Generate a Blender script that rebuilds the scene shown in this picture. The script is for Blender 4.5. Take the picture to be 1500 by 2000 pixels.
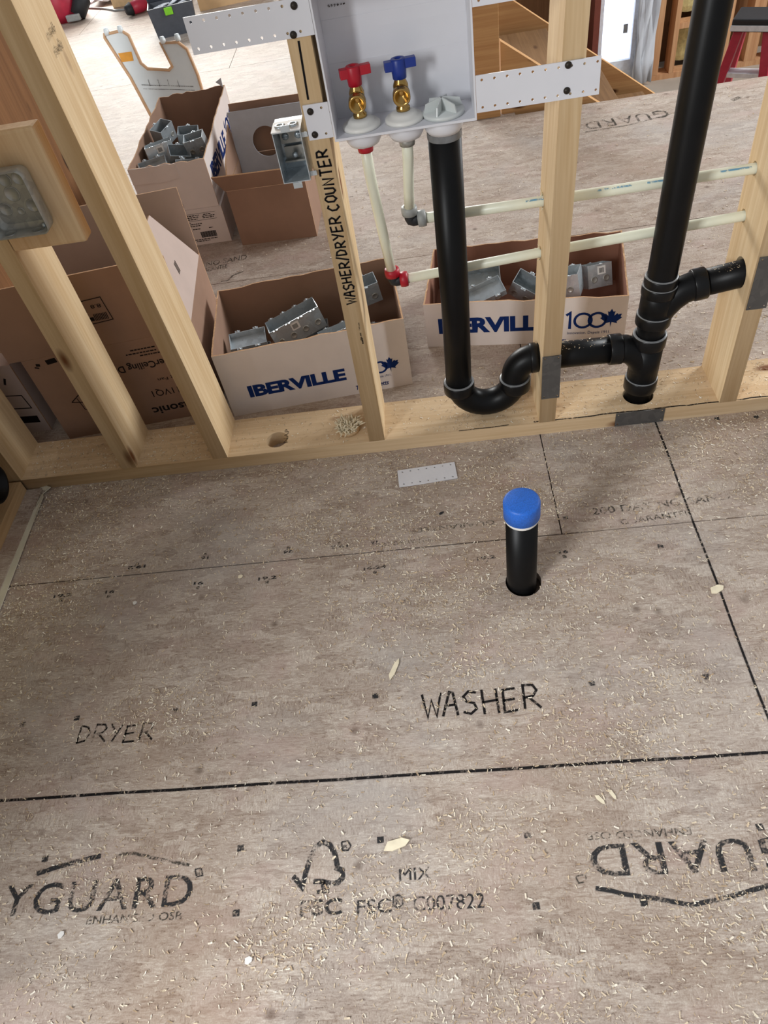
import bpy, bmesh, math, random
from mathutils import Vector, Matrix, Euler

for _o in list(bpy.data.objects):
    bpy.data.objects.remove(_o)
random.seed(11)
SC = bpy.context.scene
COL = SC.collection

# ------------------------------------------------------------------ camera
# metric reconstruction: x along the framed wall, y away from the viewer, z up;
# the wall's front face is y = 0, the subfloor is z = 0
F_PX = 1411.5
CAM_LOC = Vector((0.0, -1.3013, 1.2417))
CAM_ROT = Euler((0.71951, 0.14310, -0.007328), 'XYZ')
cam_d = bpy.data.cameras.new('camera')
cam_d.sensor_fit = 'VERTICAL'
cam_d.sensor_height = 24.0
cam_d.lens = F_PX * 24.0 / 2000.0
cam_d.clip_start = 0.02
cam_o = bpy.data.objects.new('camera', cam_d)
COL.objects.link(cam_o)
cam_o.location = CAM_LOC
cam_o.rotation_euler = CAM_ROT
SC.camera = cam_o
CAM_R = CAM_ROT.to_matrix()


def at(px, py, z=0.0, axis=2):
    """point of the place measured in the photograph, on the level z (or the plane y = z, x = z)"""
    d = CAM_R @ Vector(((px - 750) / F_PX, -(py - 1000) / F_PX, -1.0))
    t = (z - CAM_LOC[axis]) / d[axis]
    return CAM_LOC + d * t


# ------------------------------------------------------------------ light
SC.view_settings.view_transform = 'Standard'
SC.view_settings.look = 'None'
SC.view_settings.gamma = 1.0
SC.view_settings.use_curve_mapping = False
SC.view_settings.exposure = 0.48

world = bpy.data.worlds.new('overcast_sky')
SC.world = world
world.use_nodes = True
bg = world.node_tree.nodes['Background']
bg.inputs['Color'].default_value = (0.93, 0.96, 1.0, 1)
bg.inputs['Strength'].default_value = 0.28
SC.cycles.max_bounces = 6
SC.cycles.diffuse_bounces = 3
SC.cycles.glossy_bounces = 3
SC.cycles.transparent_max_bounces = 6
SC.cycles.caustics_reflective = False
SC.cycles.caustics_refractive = False


def window_light(name, loc, target, sx, sy, power, color):
    d = bpy.data.lights.new(name, 'AREA')
    d.shape = 'RECTANGLE'
    d.size, d.size_y = sx, sy
    d.energy = power
    d.color = color
    o = bpy.data.objects.new(name, d)
    COL.objects.link(o)
    o.location = loc
    o.rotation_euler = (Vector(target) - Vector(loc)).to_track_quat('-Z', 'Y').to_euler()
    return o


# daylight through the patio door at the far left, the window behind the viewer and a side window
window_light('daylight_patio_door', (-2.4, 7.4, 1.9), (-0.9, 2.0, 0.0), 3.0, 2.0, 270, (1.0, 0.99, 0.95))
window_light('daylight_room_window', (-2.45, -2.95, 2.0), (0.25, -0.45, 0.0), 1.2, 1.3, 132, (0.95, 0.98, 1.0))
window_light('daylight_side_window', (4.6, 2.8, 2.3), (0.5, 0.9, 0.0), 2.2, 1.6, 185, (0.97, 0.99, 1.0))


# ------------------------------------------------------------------ materials
def lin(c):
    return tuple(((v / 255.0) / 12.92 if v / 255.0 <= 0.04045 else ((v / 255.0 + 0.055) / 1.055) ** 2.4) for v in c)


class NT:
    def __init__(self, name):
        self.m = bpy.data.materials.new(name)
        self.m.use_nodes = True
        self.t = self.m.node_tree
        self.p = self.t.nodes['Principled BSDF']
        self.out = self.t.nodes['Material Output']

    def n(self, kind, **kw):
        nd = self.t.nodes.new(kind)
        for k, v in kw.items():
            if k.startswith('_'):
                setattr(nd, k[1:], v)
            else:
                nd.inputs[k.replace('__', ' ')].default_value = v
        return nd

    def l(self, a, b):
        self.t.links.new(a, b)

    def ramp(self, fac, stops, interp='LINEAR'):
        r = self.t.nodes.new('ShaderNodeValToRGB')
        r.color_ramp.interpolation = interp
        el = r.color_ramp.elements
        while len(el) < len(stops):
            el.new(0.5)
        for e, (p, c) in zip(el, stops):
            e.position = p
            e.color = (*c, 1) if len(c) == 3 else c
        self.l(fac, r.inputs[0])
        return r.outputs[0]

    def mix(self, fac, a, b, mode='MIX'):
        m = self.t.nodes.new('ShaderNodeMix')
        m.data_type = 'RGBA'
        m.blend_type = mode
        for s, v in ((0, fac), (6, a), (7, b)):
            if hasattr(v, 'is_linked'):
                self.l(v, m.inputs[s])
            else:
                m.inputs[s].default_value = v if s == 0 else (*v, 1)
        return m.outputs[2]

    def math(self, op, a, b=None):
        m = self.t.nodes.new('ShaderNodeMath')
        m.operation = op
        for s, v in ((0, a), (1, b)):
            if v is None:
                continue
            if hasattr(v, 'is_linked'):
                self.l(v, m.inputs[s])
            else:
                m.inputs[s].default_value = v
        return m.outputs[0]

    def coords(self, scale=(1, 1, 1), rot=(0, 0, 0), src='Object', rnd=False):
        tc = self.t.nodes.new('ShaderNodeTexCoord')
        mp = self.t.nodes.new('ShaderNodeMapping')
        mp.inputs['Scale'].default_value = scale
        mp.inputs['Rotation'].default_value = rot
        self.l(tc.outputs[src], mp.inputs['Vector'])
        if rnd:
            oi = self.t.nodes.new('ShaderNodeObjectInfo')
            vm = self.t.nodes.new('ShaderNodeVectorMath')
            vm.operation = 'SCALE'
            vm.inputs[0].default_value = (7.1, 5.3, 3.7)
            self.l(oi.outputs['Random'], vm.inputs['Scale'])
            self.l(vm.outputs[0], mp.inputs['Location'])
        return mp.outputs[0]

    def noise(self, vec, scale, detail=4, rough=0.55, dist=0.0):
        n = self.n('ShaderNodeTexNoise', Scale=scale, Detail=detail, Roughness=rough, Distortion=dist)
        self.l(vec, n.inputs['Vector'])
        return n.outputs['Fac']

    def bump(self, h, strength=0.2, dist=0.002):
        b = self.n('ShaderNodeBump', Strength=strength, Distance=dist)
        self.l(h, b.inputs['Height'])
        self.l(b.outputs[0], self.p.inputs['Normal'])

    def set(self, **kw):
        for k, v in kw.items():
            self.p.inputs[k.replace('__', ' ')].default_value = v
        return self.m


def plain(name, rgb, rough=0.5, metal=0.0, var=0.12, scale=30.0, bump=0.0, **kw):
    t = NT(name)
    c = lin(rgb)
    v = t.noise(t.coords(rnd=True), scale, 4)
    a = tuple(x * (1 - var) for x in c)
    b = tuple(min(1, x * (1 + var)) for x in c)
    t.l(t.ramp(v, [(0.3, a), (0.7, b)]), t.p.inputs['Base Color'])
    t.set(Roughness=rough, Metallic=metal, **kw)
    if bump:
        t.bump(v, bump)
    return t.m


def wood(name, axis, dark, light, knots=True, knot_rgb=(120, 76, 44)):
    """sawn softwood: grain lines along the axis, growth figure and a few knots"""
    t = NT(name)
    k = {'x': 0, 'y': 1, 'z': 2}[axis]
    s1 = [34.0] * 3
    s1[k] = 1.1
    s2 = [150.0] * 3
    s2[k] = 5.0
    c1 = t.coords(tuple(s1), rnd=True)
    c2 = t.coords(tuple(s2), rnd=True)
    f = t.noise(c1, 1.0, 3, 0.5, 0.6)
    g = t.noise(c2, 1.0, 3, 0.6)
    big = t.noise(t.coords((3, 3, 3), rnd=True), 1.0, 3)
    v = t.math('ADD', t.math('MULTIPLY', f, 0.62), t.math('MULTIPLY', g, 0.38))
    mid = tuple((a + b) / 2 for a, b in zip(lin(dark), lin(light)))
    col = t.ramp(v, [(0.34, lin(dark)), (0.5, mid), (0.63, lin(light))])
    col = t.mix(t.ramp(big, [(0.4, (0, 0, 0)), (0.75, (0.35, 0.35, 0.35))]), col, tuple(x * 0.88 for x in lin(light)))
    if knots:
        s3 = [9.0] * 3
        s3[k] = 3.4
        vo = t.n('ShaderNodeTexVoronoi', Scale=1.0)
        t.l(t.coords(tuple(s3), rnd=True), vo.inputs['Vector'])
        kn = t.ramp(vo.outputs['Distance'], [(0.07, (1, 1, 1)), (0.14, (0, 0, 0))])
        col = t.mix(kn, col, lin(knot_rgb))
    t.l(col, t.p.inputs['Base Color'])
    t.set(Roughness=0.68, **{'Specular IOR Level': 0.25})
    t.bump(v, 0.12, 0.001)
    return t.m


def osb(name, tint=(1, 1, 1)):
    """strand board: overlapping fine strands in several directions, dusty, with brown and grey patches"""
    t = NT(name)
    vo = t.n('ShaderNodeTexVoronoi', Scale=1.0)
    co = t.coords((20, 52, 30), (0, 0, 0.25))
    w2 = t.n('ShaderNodeTexNoise', Scale=1.3, Detail=2)
    t.l(co, w2.inputs['Vector'])
    vm = t.n('ShaderNodeVectorMath', _operation='MULTIPLY_ADD')
    t.l(w2.outputs['Color'], vm.inputs[0])
    vm.inputs[1].default_value = (2.4, 2.4, 0)
    t.l(co, vm.inputs[2])
    t.l(vm.outputs[0], vo.inputs['Vector'])
    sc = t.n('ShaderNodeSeparateColor')
    t.l(vo.outputs['Color'], sc.inputs[0])
    # each flake has its own grain direction: choose between two strand fields
    g1 = t.noise(t.coords((70, 330, 60), (0, 0, 0.12)), 1.0, 3, 0.65, 0.6)
    g2 = t.noise(t.coords((330, 95, 60), (0, 0, 0.75)), 1.0, 3, 0.65, 0.6)
    pick = t.math('GREATER_THAN', sc.outputs[1], 0.62)
    g = t.mix(pick, g1, g2)
    sp = t.noise(t.coords((1, 1, 1)), 420.0, 2, 0.7)
    v = t.math('ADD', t.math('ADD', t.math('MULTIPLY', sc.outputs[0], 0.14), t.math('MULTIPLY', sp, 0.34)), t.math('MULTIPLY', g, 0.52))
    T = lambda c: tuple(a * b for a, b in zip(lin(c), tint))
    col = t.ramp(v, [(0.30, T((112, 92, 78))), (0.42, T((164, 146, 132))), (0.54, T((184, 168, 154))), (0.68, T((214, 202, 188)))])
    str_ = t.noise(t.coords((26, 150, 30), (0, 0, 0.35)), 1.0, 2, 0.5, 1.2)
    col = t.mix(t.ramp(str_, [(0.30, (0.5, 0.5, 0.5)), (0.44, (0, 0, 0))]), col, T((134, 112, 96)))
    pk = t.noise(t.coords((6, 9, 6), (0, 0, 0.8)), 1.0, 3, 0.6)
    col = t.mix(t.ramp(pk, [(0.52, (0, 0, 0)), (0.68, (0.4, 0.4, 0.4))]), col, T((186, 160, 150)))
    big = t.noise(t.coords((2.3, 2.3, 2.3)), 1.0, 5, 0.6, 0.5)
    col = t.mix(t.ramp(big, [(0.50, (0, 0, 0)), (0.72, (0.45, 0.45, 0.45))]), col, T((152, 122, 96)))
    col = t.mix(t.ramp(big, [(0.30, (0.45, 0.45, 0.45)), (0.46, (0, 0, 0))]), col, T((176, 170, 166)))
    spots = t.n('ShaderNodeTexVoronoi', Scale=9.0)
    t.l(t.coords(), spots.inputs['Vector'])
    col = t.mix(t.ramp(spots.outputs['Distance'], [(0.03, (0.6, 0.6, 0.6)), (0.10, (0, 0, 0))]), col, T((88, 68, 54)))
    t.l(col, t.p.inputs['Base Color'])
    t.set(Roughness=0.6, **{'Specular IOR Level': 0.3})
    t.bump(v, 0.22, 0.002)
    return t.m


def ink(name, rgb, fade=0.4, scale=220.0):
    """printed or drawn ink with worn gaps"""
    t = NT(name)
    t.set(**{'Base Color': (*lin(rgb), 1), 'Roughness': 0.75, 'Specular IOR Level': 0.1})
    if fade > 0:
        nz = t.noise(t.coords((1, 1, 1)), scale, 3, 0.7)
        big = t.noise(t.coords((1, 1, 1)), 26.0, 2, 0.5)
        a = t.math('ADD', t.math('MULTIPLY', nz, 0.6), t.math('MULTIPLY', big, 0.4))
        f = 0.3 + fade * 0.4
        t.l(t.ramp(a, [(f - 0.05, (0, 0, 0)), (f + 0.07, (0.92, 0.92, 0.92))]), t.p.inputs['Alpha'])
    return t.m


def galv(name, base=(204, 214, 220), rough=0.27):
    t = NT(name)
    v = t.n('ShaderNodeTexVoronoi', Scale=70.0)
    t.l(t.coords(rnd=True), v.inputs['Vector'])
    s = t.n('ShaderNodeSeparateColor')
    t.l(v.outputs['Color'], s.inputs[0])
    nz = t.noise(t.coords(rnd=True), 14.0, 3)
    x = t.math('ADD', t.math('MULTIPLY', s.outputs[0], 0.35), t.math('MULTIPLY', nz, 0.65))
    c = lin(base)
    t.l(t.ramp(x, [(0.25, tuple(q * 0.72 for q in c)), (0.7, c)]), t.p.inputs['Base Color'])
    t.l(t.ramp(x, [(0.2, (rough + .14,) * 3), (0.8, (rough - 0.04,) * 3)]), t.p.inputs['Roughness'])
    t.set(Metallic=0.5)
    return t.m


M = {}
M['osb'] = osb('strand_board', (0.985, 1.0, 1.015))
M['under'] = plain('dark_underside', (60, 48, 38), 0.9)
M['stud'] = wood('spruce_upright', 'z', (202, 170, 126), (228, 203, 164))
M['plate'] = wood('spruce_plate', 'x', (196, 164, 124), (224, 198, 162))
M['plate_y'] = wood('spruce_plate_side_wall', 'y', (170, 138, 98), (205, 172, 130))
M['pine'] = wood('pine_block', 'z', (212, 172, 128), (234, 204, 162), True, (120, 66, 36))
M['stud_far'] = wood('orange_framing', 'z', (186, 134, 94), (214, 168, 126), False)
M['stringer'] = wood('stair_lumber', 'x', (186, 136, 88), (212, 168, 116), True, (90, 54, 30))
M['tread'] = wood('stair_tread_lumber', 'y', (112, 82, 54), (140, 106, 72), True, (80, 52, 32))
M['browny'] = wood('brown_plank', 'z', (112, 76, 48), (140, 99, 64), True, (60, 38, 24))
M['card'] = plain('brown_cardboard', (154, 122, 102), 0.8, 0, 0.07, 12)
M['card_in'] = plain('brown_cardboard_inside', (156, 124, 104), 0.85, 0, 0.06, 12)
M['card_pink'] = plain('pinkish_cardboard', (198, 178, 168), 0.85, 0, 0.05, 12)  # paler, pinker tone than the brown cardboard
M['card_w'] = plain('white_faced_cardboard', (228, 217, 212), 0.7, 0, 0.05, 10)
M['card_edge'] = plain('torn_cardboard_edge', (196, 156, 118), 0.9, 0, 0.2, 200)
M['abs'] = plain('black_abs', (15, 15, 16), 0.40, 0, 0.2, 20, 0, **{'Specular IOR Level': 0.2})
M['abs_ring'] = plain('black_abs_fitting', (17, 17, 18), 0.32, 0, 0.15, 20, 0, **{'Specular IOR Level': 0.28})
M['cement'] = plain('solvent_cement_line', (120, 122, 124), 0.35, 0, 0.2, 60)
M['pex'] = plain('pex_tubing', (236, 237, 216), 0.35, 0, 0.04, 20)
M['white'] = plain('white_box_plastic', (224, 224, 229), 0.45, 0, 0.03, 8)
M['white2'] = plain('white_trim_plastic', (230, 228, 222), 0.35, 0, 0.03, 10)
M['cap_w'] = plain('frosted_cap_plastic', (206, 210, 208), 0.35, 0, 0.03, 10)
M['brass'] = plain('brass', (188, 154, 92), 0.24, 1.0, 0.15, 30)
M['red'] = plain('red_plastic', (178, 16, 40), 0.42, 0, 0.06)
M['blue'] = plain('dark_blue_plastic', (24, 52, 138), 0.4, 0, 0.06)
M['capblue'] = plain('blue_cap_plastic', (34, 104, 204), 0.5, 0, 0.22, 420)
M['grey'] = plain('grey_plastic', (158, 160, 158), 0.45)
M['dark'] = plain('dark_screw', (52, 46, 40), 0.5, 0.6)
M['hole'] = plain('punched_hole', (70, 68, 66), 0.9)
M['galv'] = galv('galvanised_steel')
M['galv_d'] = galv('dull_galvanised_steel', (178, 178, 172), 0.38)
M['nailpl'] = galv('nail_plate_steel', (104, 102, 100), 0.48)
M['sticker'] = plain('white_sticker', (236, 234, 230), 0.5, 0, 0.02)
M['ink'] = ink('marker_ink', (24, 22, 24), 0.0)
M['chalk_and_gap_shade'] = ink('snapped_line_and_gap_shade', (26, 24, 26), 0.27, 150)
M['marker_floor'] = ink('marker_on_floor', (22, 20, 22), 0.22, 160)
M['print'] = ink('board_print', (50, 50, 52), 0.38, 260)
M['print2'] = ink('faint_board_print', (70, 66, 60), 0.48, 260)
M['print3'] = ink('faded_board_print', (92, 86, 76), 0.46, 200)
M['navy'] = ink('navy_print', (22, 46, 104), 0.0)
M['black_print'] = ink('black_carton_print', (34, 28, 26), 0.0)
M['pex_print'] = ink('blue_tube_print', (110, 160, 190), 0.45, 200)
M['stamp'] = ink('grade_stamp', (50, 42, 36), 0.4, 400)
M['fibre'] = plain('torn_wood_fibre', (236, 224, 196), 0.9, 0, 0.1, 80)
M['insul'] = plain('yellow_batt', (206, 196, 140), 0.95, 0, 0.2, 40, 0.6)
M['tape'] = plain('white_gasket', (214, 208, 188), 0.7, 0, 0.08, 20)
M['concrete'] = plain('concrete', (176, 164, 150), 0.9, 0, 0.12, 5, 0.2)
M['rubber'] = plain('black_rubber', (30, 32, 36), 0.6)
M['tool_grey'] = plain('toolbox_grey', (66, 70, 78), 0.5)
M['green'] = plain('lime_plastic', (122, 196, 30), 0.45)
M['rail_red'] = plain('red_fibreglass', (178, 36, 62), 0.45)
M['acryl'] = plain('template_plastic', (226, 234, 236), 0.35, 0, 0.04, 12)
M['acryl_edge'] = plain('template_rim', (214, 172, 132), 0.5)
M['orange'] = plain('orange_label', (232, 158, 30), 0.5)
M['grey_card'] = plain('grey_board', (186, 192, 202), 0.75, 0, 0.05)
M['film'] = plain('plastic_film', (216, 222, 230), 0.25, 0, 0.05, 9, 0.5)
M['jamb'] = plain('red_brown_jamb', (118, 58, 44), 0.5)
M['vinyl'] = plain('white_door_frame', (226, 230, 236), 0.4)


def pane_mat():
    t = NT('daylit_glass')
    t.set(**{'Base Color': (0.75, 0.84, 1, 1), 'Roughness': 0.1, 'Emission Color': (0.74, 0.83, 1.0, 1), 'Emission Strength': 0.95})
    return t.m


M['pane'] = pane_mat()


def chips_mat():
    t = NT('wood_shavings')
    g = t.n('ShaderNodeNewGeometry')
    t.l(t.ramp(g.outputs['Random Per Island'], [(0.0, lin((172, 146, 116))), (0.25, lin((206, 184, 154))), (0.6, lin((228, 212, 186))), (1.0, lin((246, 238, 222)))]), t.p.inputs['Base Color'])
    t.set(Roughness=0.85)
    return t.m


M['chips'] = chips_mat()


# ------------------------------------------------------------------ mesh helpers
class MB:
    """collects shapes for ONE mesh"""

    def __init__(self):
        self.b = bmesh.new()
        self.mats = []

    def mi(self, m):
        if m is None:
            return 0
        if m not in self.mats:
            self.mats.append(m)
        return self.mats.index(m)

    def box(self, x0, x1, y0, y1, z0, z1, m=None, Mx=None, bev=0.0):
        vs = []
        for z in (z0, z1):
            for x, y in ((x0, y0), (x1, y0), (x1, y1), (x0, y1)):
                p = Vector((x, y, z))
                vs.append(self.b.verts.new(Mx @ p if Mx else p))
        fs = [self.b.faces.new([vs[i] for i in q]) for q in
              ((3, 2, 1, 0), (4, 5, 6, 7), (0, 1, 5, 4), (1, 2, 6, 5), (2, 3, 7, 6), (3, 0, 4, 7))]
        k = self.mi(m)
        for f in fs:
            f.material_index = k
        if bev:
            es = list({e for f in fs for e in f.edges})
            r = bmesh.ops.bevel(self.b, geom=es, offset=bev, segments=2, profile=0.6, affect='EDGES')
            for f in r['faces']:
                f.material_index = k
        return self

    def lean(self, pts_bot, pts_top, m=None, bev=0.0):
        vs = [self.b.verts.new(p) for p in pts_bot + pts_top]
        fs = [self.b.faces.new([vs[i] for i in q]) for q in
              ((3, 2, 1, 0), (4, 5, 6, 7), (0, 1, 5, 4), (1, 2, 6, 5), (2, 3, 7, 6), (3, 0, 4, 7))]
        if bev:
            bmesh.ops.bevel(self.b, geom=list({e for f in fs for e in f.edges}), offset=bev, segments=2, profile=0.6, affect='EDGES')
        return self

    def prism(self, poly, Mx, t, mf=None, mb=None, ms=None):
        """polygon in the (u, v) plane of Mx, thickness t along -n; front face at n = 0"""
        fr = [self.b.verts.new(Mx @ Vector((u, v, 0))) for u, v in poly]
        bk = [self.b.verts.new(Mx @ Vector((u, v, -t))) for u, v in poly]
        f = self.b.faces.new(fr)
        f.material_index = self.mi(mf)
        g = self.b.faces.new(bk[::-1])
        g.material_index = self.mi(mb or mf)
        n = len(poly)
        for i in range(n):
            s = self.b.faces.new((fr[i], bk[i], bk[(i + 1) % n], fr[(i + 1) % n]))
            s.material_index = self.mi(ms or mf)
        return self

    def tube(self, pts, r, seg=16, m=None, cap=True, smooth=True):
        pts = [Vector(p) for p in pts]
        rs = r if isinstance(r, (list, tuple)) else [r] * len(pts)
        rings = []
        t0 = (pts[1] - pts[0]).normalized()
        up = Vector((0, 0, 1)) if abs(t0.z) < 0.9 else Vector((0, 1, 0))
        nrm = (up - t0 * up.dot(t0)).normalized()
        for i, p in enumerate(pts):
            if i == 0:
                t = t0
            elif i == len(pts) - 1:
                t = (pts[i] - pts[i - 1]).normalized()
            else:
                t = ((pts[i + 1] - pts[i]).normalized() + (pts[i] - pts[i - 1]).normalized())
                t = t.normalized() if t.length > 1e-6 else t0
            nrm = (nrm - t * nrm.dot(t)).normalized()
            bi = t.cross(nrm)
            rings.append([self.b.verts.new(p + (nrm * math.cos(a) + bi * math.sin(a)) * rs[i])
                          for a in [2 * math.pi * k / seg for k in range(seg)]])
        k = self.mi(m)
        for a, b in zip(rings, rings[1:]):
            for j in range(seg):
                f = self.b.faces.new((a[j], a[(j + 1) % seg], b[(j + 1) % seg], b[j]))
                f.material_index = k
                f.smooth = smooth
        if cap:
            f = self.b.faces.new(rings[0][::-1])
            f.material_index = k
            f = self.b.faces.new(rings[-1])
            f.material_index = k
        return self

    def lathe(self, prof, c, axis=(0, 0, 1), seg=24, m=None, smooth=True):
        """profile of (radius, height) turned about the axis through c"""
        ax = Vector(axis).normalized()
        u = ax.orthogonal().normalized()
        w = ax.cross(u)
        c = Vector(c)
        k = self.mi(m)
        rings = []
        for r, h in prof:
            if r < 1e-6:
                rings.append([self.b.verts.new(c + ax * h)])
            else:
                rings.append([self.b.verts.new(c + ax * h + (u * math.cos(a) + w * math.sin(a)) * r)
                              for a in [2 * math.pi * q / seg for q in range(seg)]])
        for a, b in zip(rings, rings[1:]):
            for j in range(seg):
                q = (j + 1) % seg
                if len(a) == 1 and len(b) == 1:
                    continue
                if len(a) == 1:
                    f = self.b.faces.new((a[0], b[q], b[j]))
                elif len(b) == 1:
                    f = self.b.faces.new((a[j], a[q], b[0]))
                else:
                    f = self.b.faces.new((a[j], a[q], b[q], b[j]))
                f.material_index = k
                f.smooth = smooth
        return self

    def ribbon(self, pts, w, Mx, closed=False):
        """flat stroke in the (u, v) plane of Mx, with mitred joints"""
        P = [Vector(p) for p in pts]
        n = len(P)
        L, R = [], []
        for i in range(n):
            a = P[i] - P[i - 1] if (i > 0 or closed) else P[1] - P[0]
            b = P[(i + 1) % n] - P[i] if (i < n - 1 or closed) else P[-1] - P[-2]
            if a.length < 1e-9:
                a = b
            if b.length < 1e-9:
                b = a
            t = a.normalized() + b.normalized()
            t = t.normalized() if t.length > 0.15 else a.normalized()
            q = Vector((-t.y, t.x))
            s = min(1.8, 1.0 / max(0.4, abs(q.dot(Vector((-a.y, a.x)).normalized()))))
            L.append(P[i] + q * w * 0.5 * s)
            R.append(P[i] - q * w * 0.5 * s)
        vl = [self.b.verts.new(Mx @ Vector((p.x, p.y, 0))) for p in L]
        vr = [self.b.verts.new(Mx @ Vector((p.x, p.y, 0))) for p in R]
        for i in range(n if closed else n - 1):
            j = (i + 1) % n
            self.b.faces.new((vr[i], vr[j], vl[j], vl[i]))
        return self

    def build(self, name, mat=None, parent=None, smooth=False, rot=None):
        me = bpy.data.meshes.new(name)
        bmesh.ops.recalc_face_normals(self.b, faces=self.b.faces[:]) if not getattr(self, 'keep', False) else None
        self.b.to_mesh(me)
        self.b.free()
        if self.mats:
            for m in self.mats:
                me.materials.append(m)
        elif mat:
            me.materials.append(mat)
        if smooth:
            for p in me.polygons:
                p.use_smooth = True
        o = bpy.data.objects.new(name, me)
        COL.objects.link(o)
        if parent:
            o.parent = parent
        return o


def plate2d(name, outer, holes, t, Mx, mat, parent=None, bev=0.0):
    """flat plate with holes cut through: filled 2-D curve given thickness, placed by Mx (n = thickness direction, 0..t)"""
    cu = bpy.data.curves.new(name, 'CURVE')
    cu.dimensions = '2D'
    cu.fill_mode = 'BOTH'
    cu.extrude = t / 2
    for loop in [outer] + holes:
        sp = cu.splines.new('POLY')
        sp.points.add(len(loop) - 1)
        for p, q in zip(sp.points, loop):
            p.co = (q[0], q[1], 0, 1)
        sp.use_cyclic_u = True
    tmp = bpy.data.objects.new(name, cu)
    COL.objects.link(tmp)
    dg = bpy.context.evaluated_depsgraph_get()
    me = bpy.data.meshes.new_from_object(tmp.evaluated_get(dg))
    bpy.data.objects.remove(tmp)
    bpy.data.curves.remove(cu)
    me.transform(Mx @ Matrix.Translation((0, 0, t / 2)))
    me.materials.clear()
    me.materials.append(mat)
    me.name = name
    o = bpy.data.objects.new(name, me)
    COL.objects.link(o)
    if parent:
        o.parent = parent
    return o


def circ(x, y, r, n=20):
    return [(x + r * math.cos(2 * math.pi * k / n), y + r * math.sin(2 * math.pi * k / n)) for k in range(n)]


def frame(o, u, v):
    """matrix with axes u, v, u x v at o"""
    u = Vector(u).normalized()
    v = Vector(v)
    v = (v - u * v.dot(u)).normalized()
    n = u.cross(v)
    m = Matrix((u, v, n)).transposed().to_4x4()
    m.translation = Vector(o)
    return m


_tc = {}


def glyphs(s, bold=0.0, shear=0.0, spacing=1.0):
    key = (s, bold, shear, spacing)
    if key not in _tc:
        cu = bpy.data.curves.new('lettering', 'FONT')
        cu.body = s
        cu.size = 1.0
        cu.resolution_u = 3
        cu.offset = bold
        cu.shear = shear
        cu.space_character = spacing
        tmp = bpy.data.objects.new('lettering', cu)
        COL.objects.link(tmp)
        dg = bpy.context.evaluated_depsgraph_get()
        me = bpy.data.meshes.new_from_object(tmp.evaluated_get(dg))
        bpy.data.objects.remove(tmp)
        bpy.data.curves.remove(cu)
        vs = [v.co.copy() for v in me.vertices]
        fs = [tuple(p.vertices) for p in me.polygons]
        bpy.data.meshes.remove(me)
        x0 = min(v.x for v in vs)
        x1 = max(v.x for v in vs)
        _tc[key] = (vs, fs, x0, x1)
    return _tc[key]


CAPH = 0.73


def lettering(mb, s, w, h, Mx, bold=0.0, shear=0.0, spacing=1.0, off=(0, 0)):
    """printed text filling width w with capital height h on the plane Mx"""
    vs, fs, x0, x1 = glyphs(s, bold, shear, spacing)
    sx = w / (x1 - x0)
    sy = h / CAPH
    bv = [mb.b.verts.new(Mx @ Vector(((v.x - x0) * sx + off[0], v.y * sy + off[1], 0))) for v in vs]
    for f in fs:
        try:
            mb.b.faces.new([bv[i] for i in f])
        except ValueError:
            pass


HAND = {
    'W': ([(0, 1), (.28, 0), (.52, .72), (.78, .02), (1.05, 1.02)],),
    'A': ([(0, 0), (.42, 1), (.62, .95), (.82, 0)], [(.1, .42), (.8, .46)]),
    'S': ([(.85, .92), (.4, 1), (.08, .78), (.25, .55), (.68, .46), (.8, .2), (.45, 0), (.02, .1)],),
    'H': ([(0, 1), (.05, 0)], [(.75, 1), (.8, 0)], [(0, .48), (.8, .54)]),
    'E': ([(.75, 1), (.05, .96), (.02, 0), (.8, .05)], [(.02, .5), (.68, .54)]),
    'R': ([(.02, 0), (.06, 1), (.6, .98), (.78, .75), (.55, .52), (.06, .46)], [(.3, .48), (.9, 0)]),
    'D': ([(.05, 0), (.06, 1), (.55, .9), (.8, .55), (.6, .12), (.02, 0)],),
    'Y': ([(0, 1), (.4, .5)], [(.8, 1.02), (.3, 0)]),
    'C': ([(.8, .88), (.45, 1), (.08, .65), (.1, .25), (.45, 0), (.82, .15)],),
    'O': ([(.45, 1), (.1, .75), (.08, .25), (.42, 0), (.78, .25), (.8, .75), (.45, 1)],),
    'U': ([(0, 1), (.05, .2), (.35, 0), (.68, .15), (.75, 1)],),
    'N': ([(0, 0), (.05, 1), (.7, .02), (.78, 1)],),
    'T': ([(0, 1), (.85, .98)], [(.43, 1), (.42, 0)]),
    '/': ([(0, -.12), (.5, 1.1)],),
}


def handwriting(mb, s, w, h, Mx, pen, jitter=0.05, seed=1):
    rr = random.Random(seed)
    adv = [0.55 if c == ' ' else (0.75 if c == '/' else 1.12) for c in s]
    sx = w / sum(adv)
    x = 0
    for c, a in zip(s, adv):
        if c != ' ':
            dy = rr.uniform(-jitter, jitter)
            sc = rr.uniform(0.94, 1.06)
            for st in HAND[c]:
                mb.ribbon([((x + u * sc) * sx, (v * sc + dy) * h) for u, v in st], pen, Mx)
        x += a


def empty(name, loc=(0, 0, 0), rz=0.0, parent=None):
    o = bpy.data.objects.new(name, None)
    o.empty_display_size = 0.05
    COL.objects.link(o)
    o.location = loc
    o.rotation_euler = (0, 0, rz)
    if parent:
        o.parent = parent
    return o


def tag(o, label=None, cat=None, group=None, kind=None):
    if label:
        o['label'] = label
    if cat:
        o['category'] = cat
    if group:
        o['group'] = group
    if kind:
        o['kind'] = kind
    return o


def arc(c, r, a0, a1, n=10):
    """arc in the x-z plane about c"""
    return [(c[0] + r * math.cos(math.radians(a0 + (a1 - a0) * k / n)), c[1], c[2] + r * math.sin(math.radians(a0 + (a1 - a0) * k / n))) for k in range(n + 1)]


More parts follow.
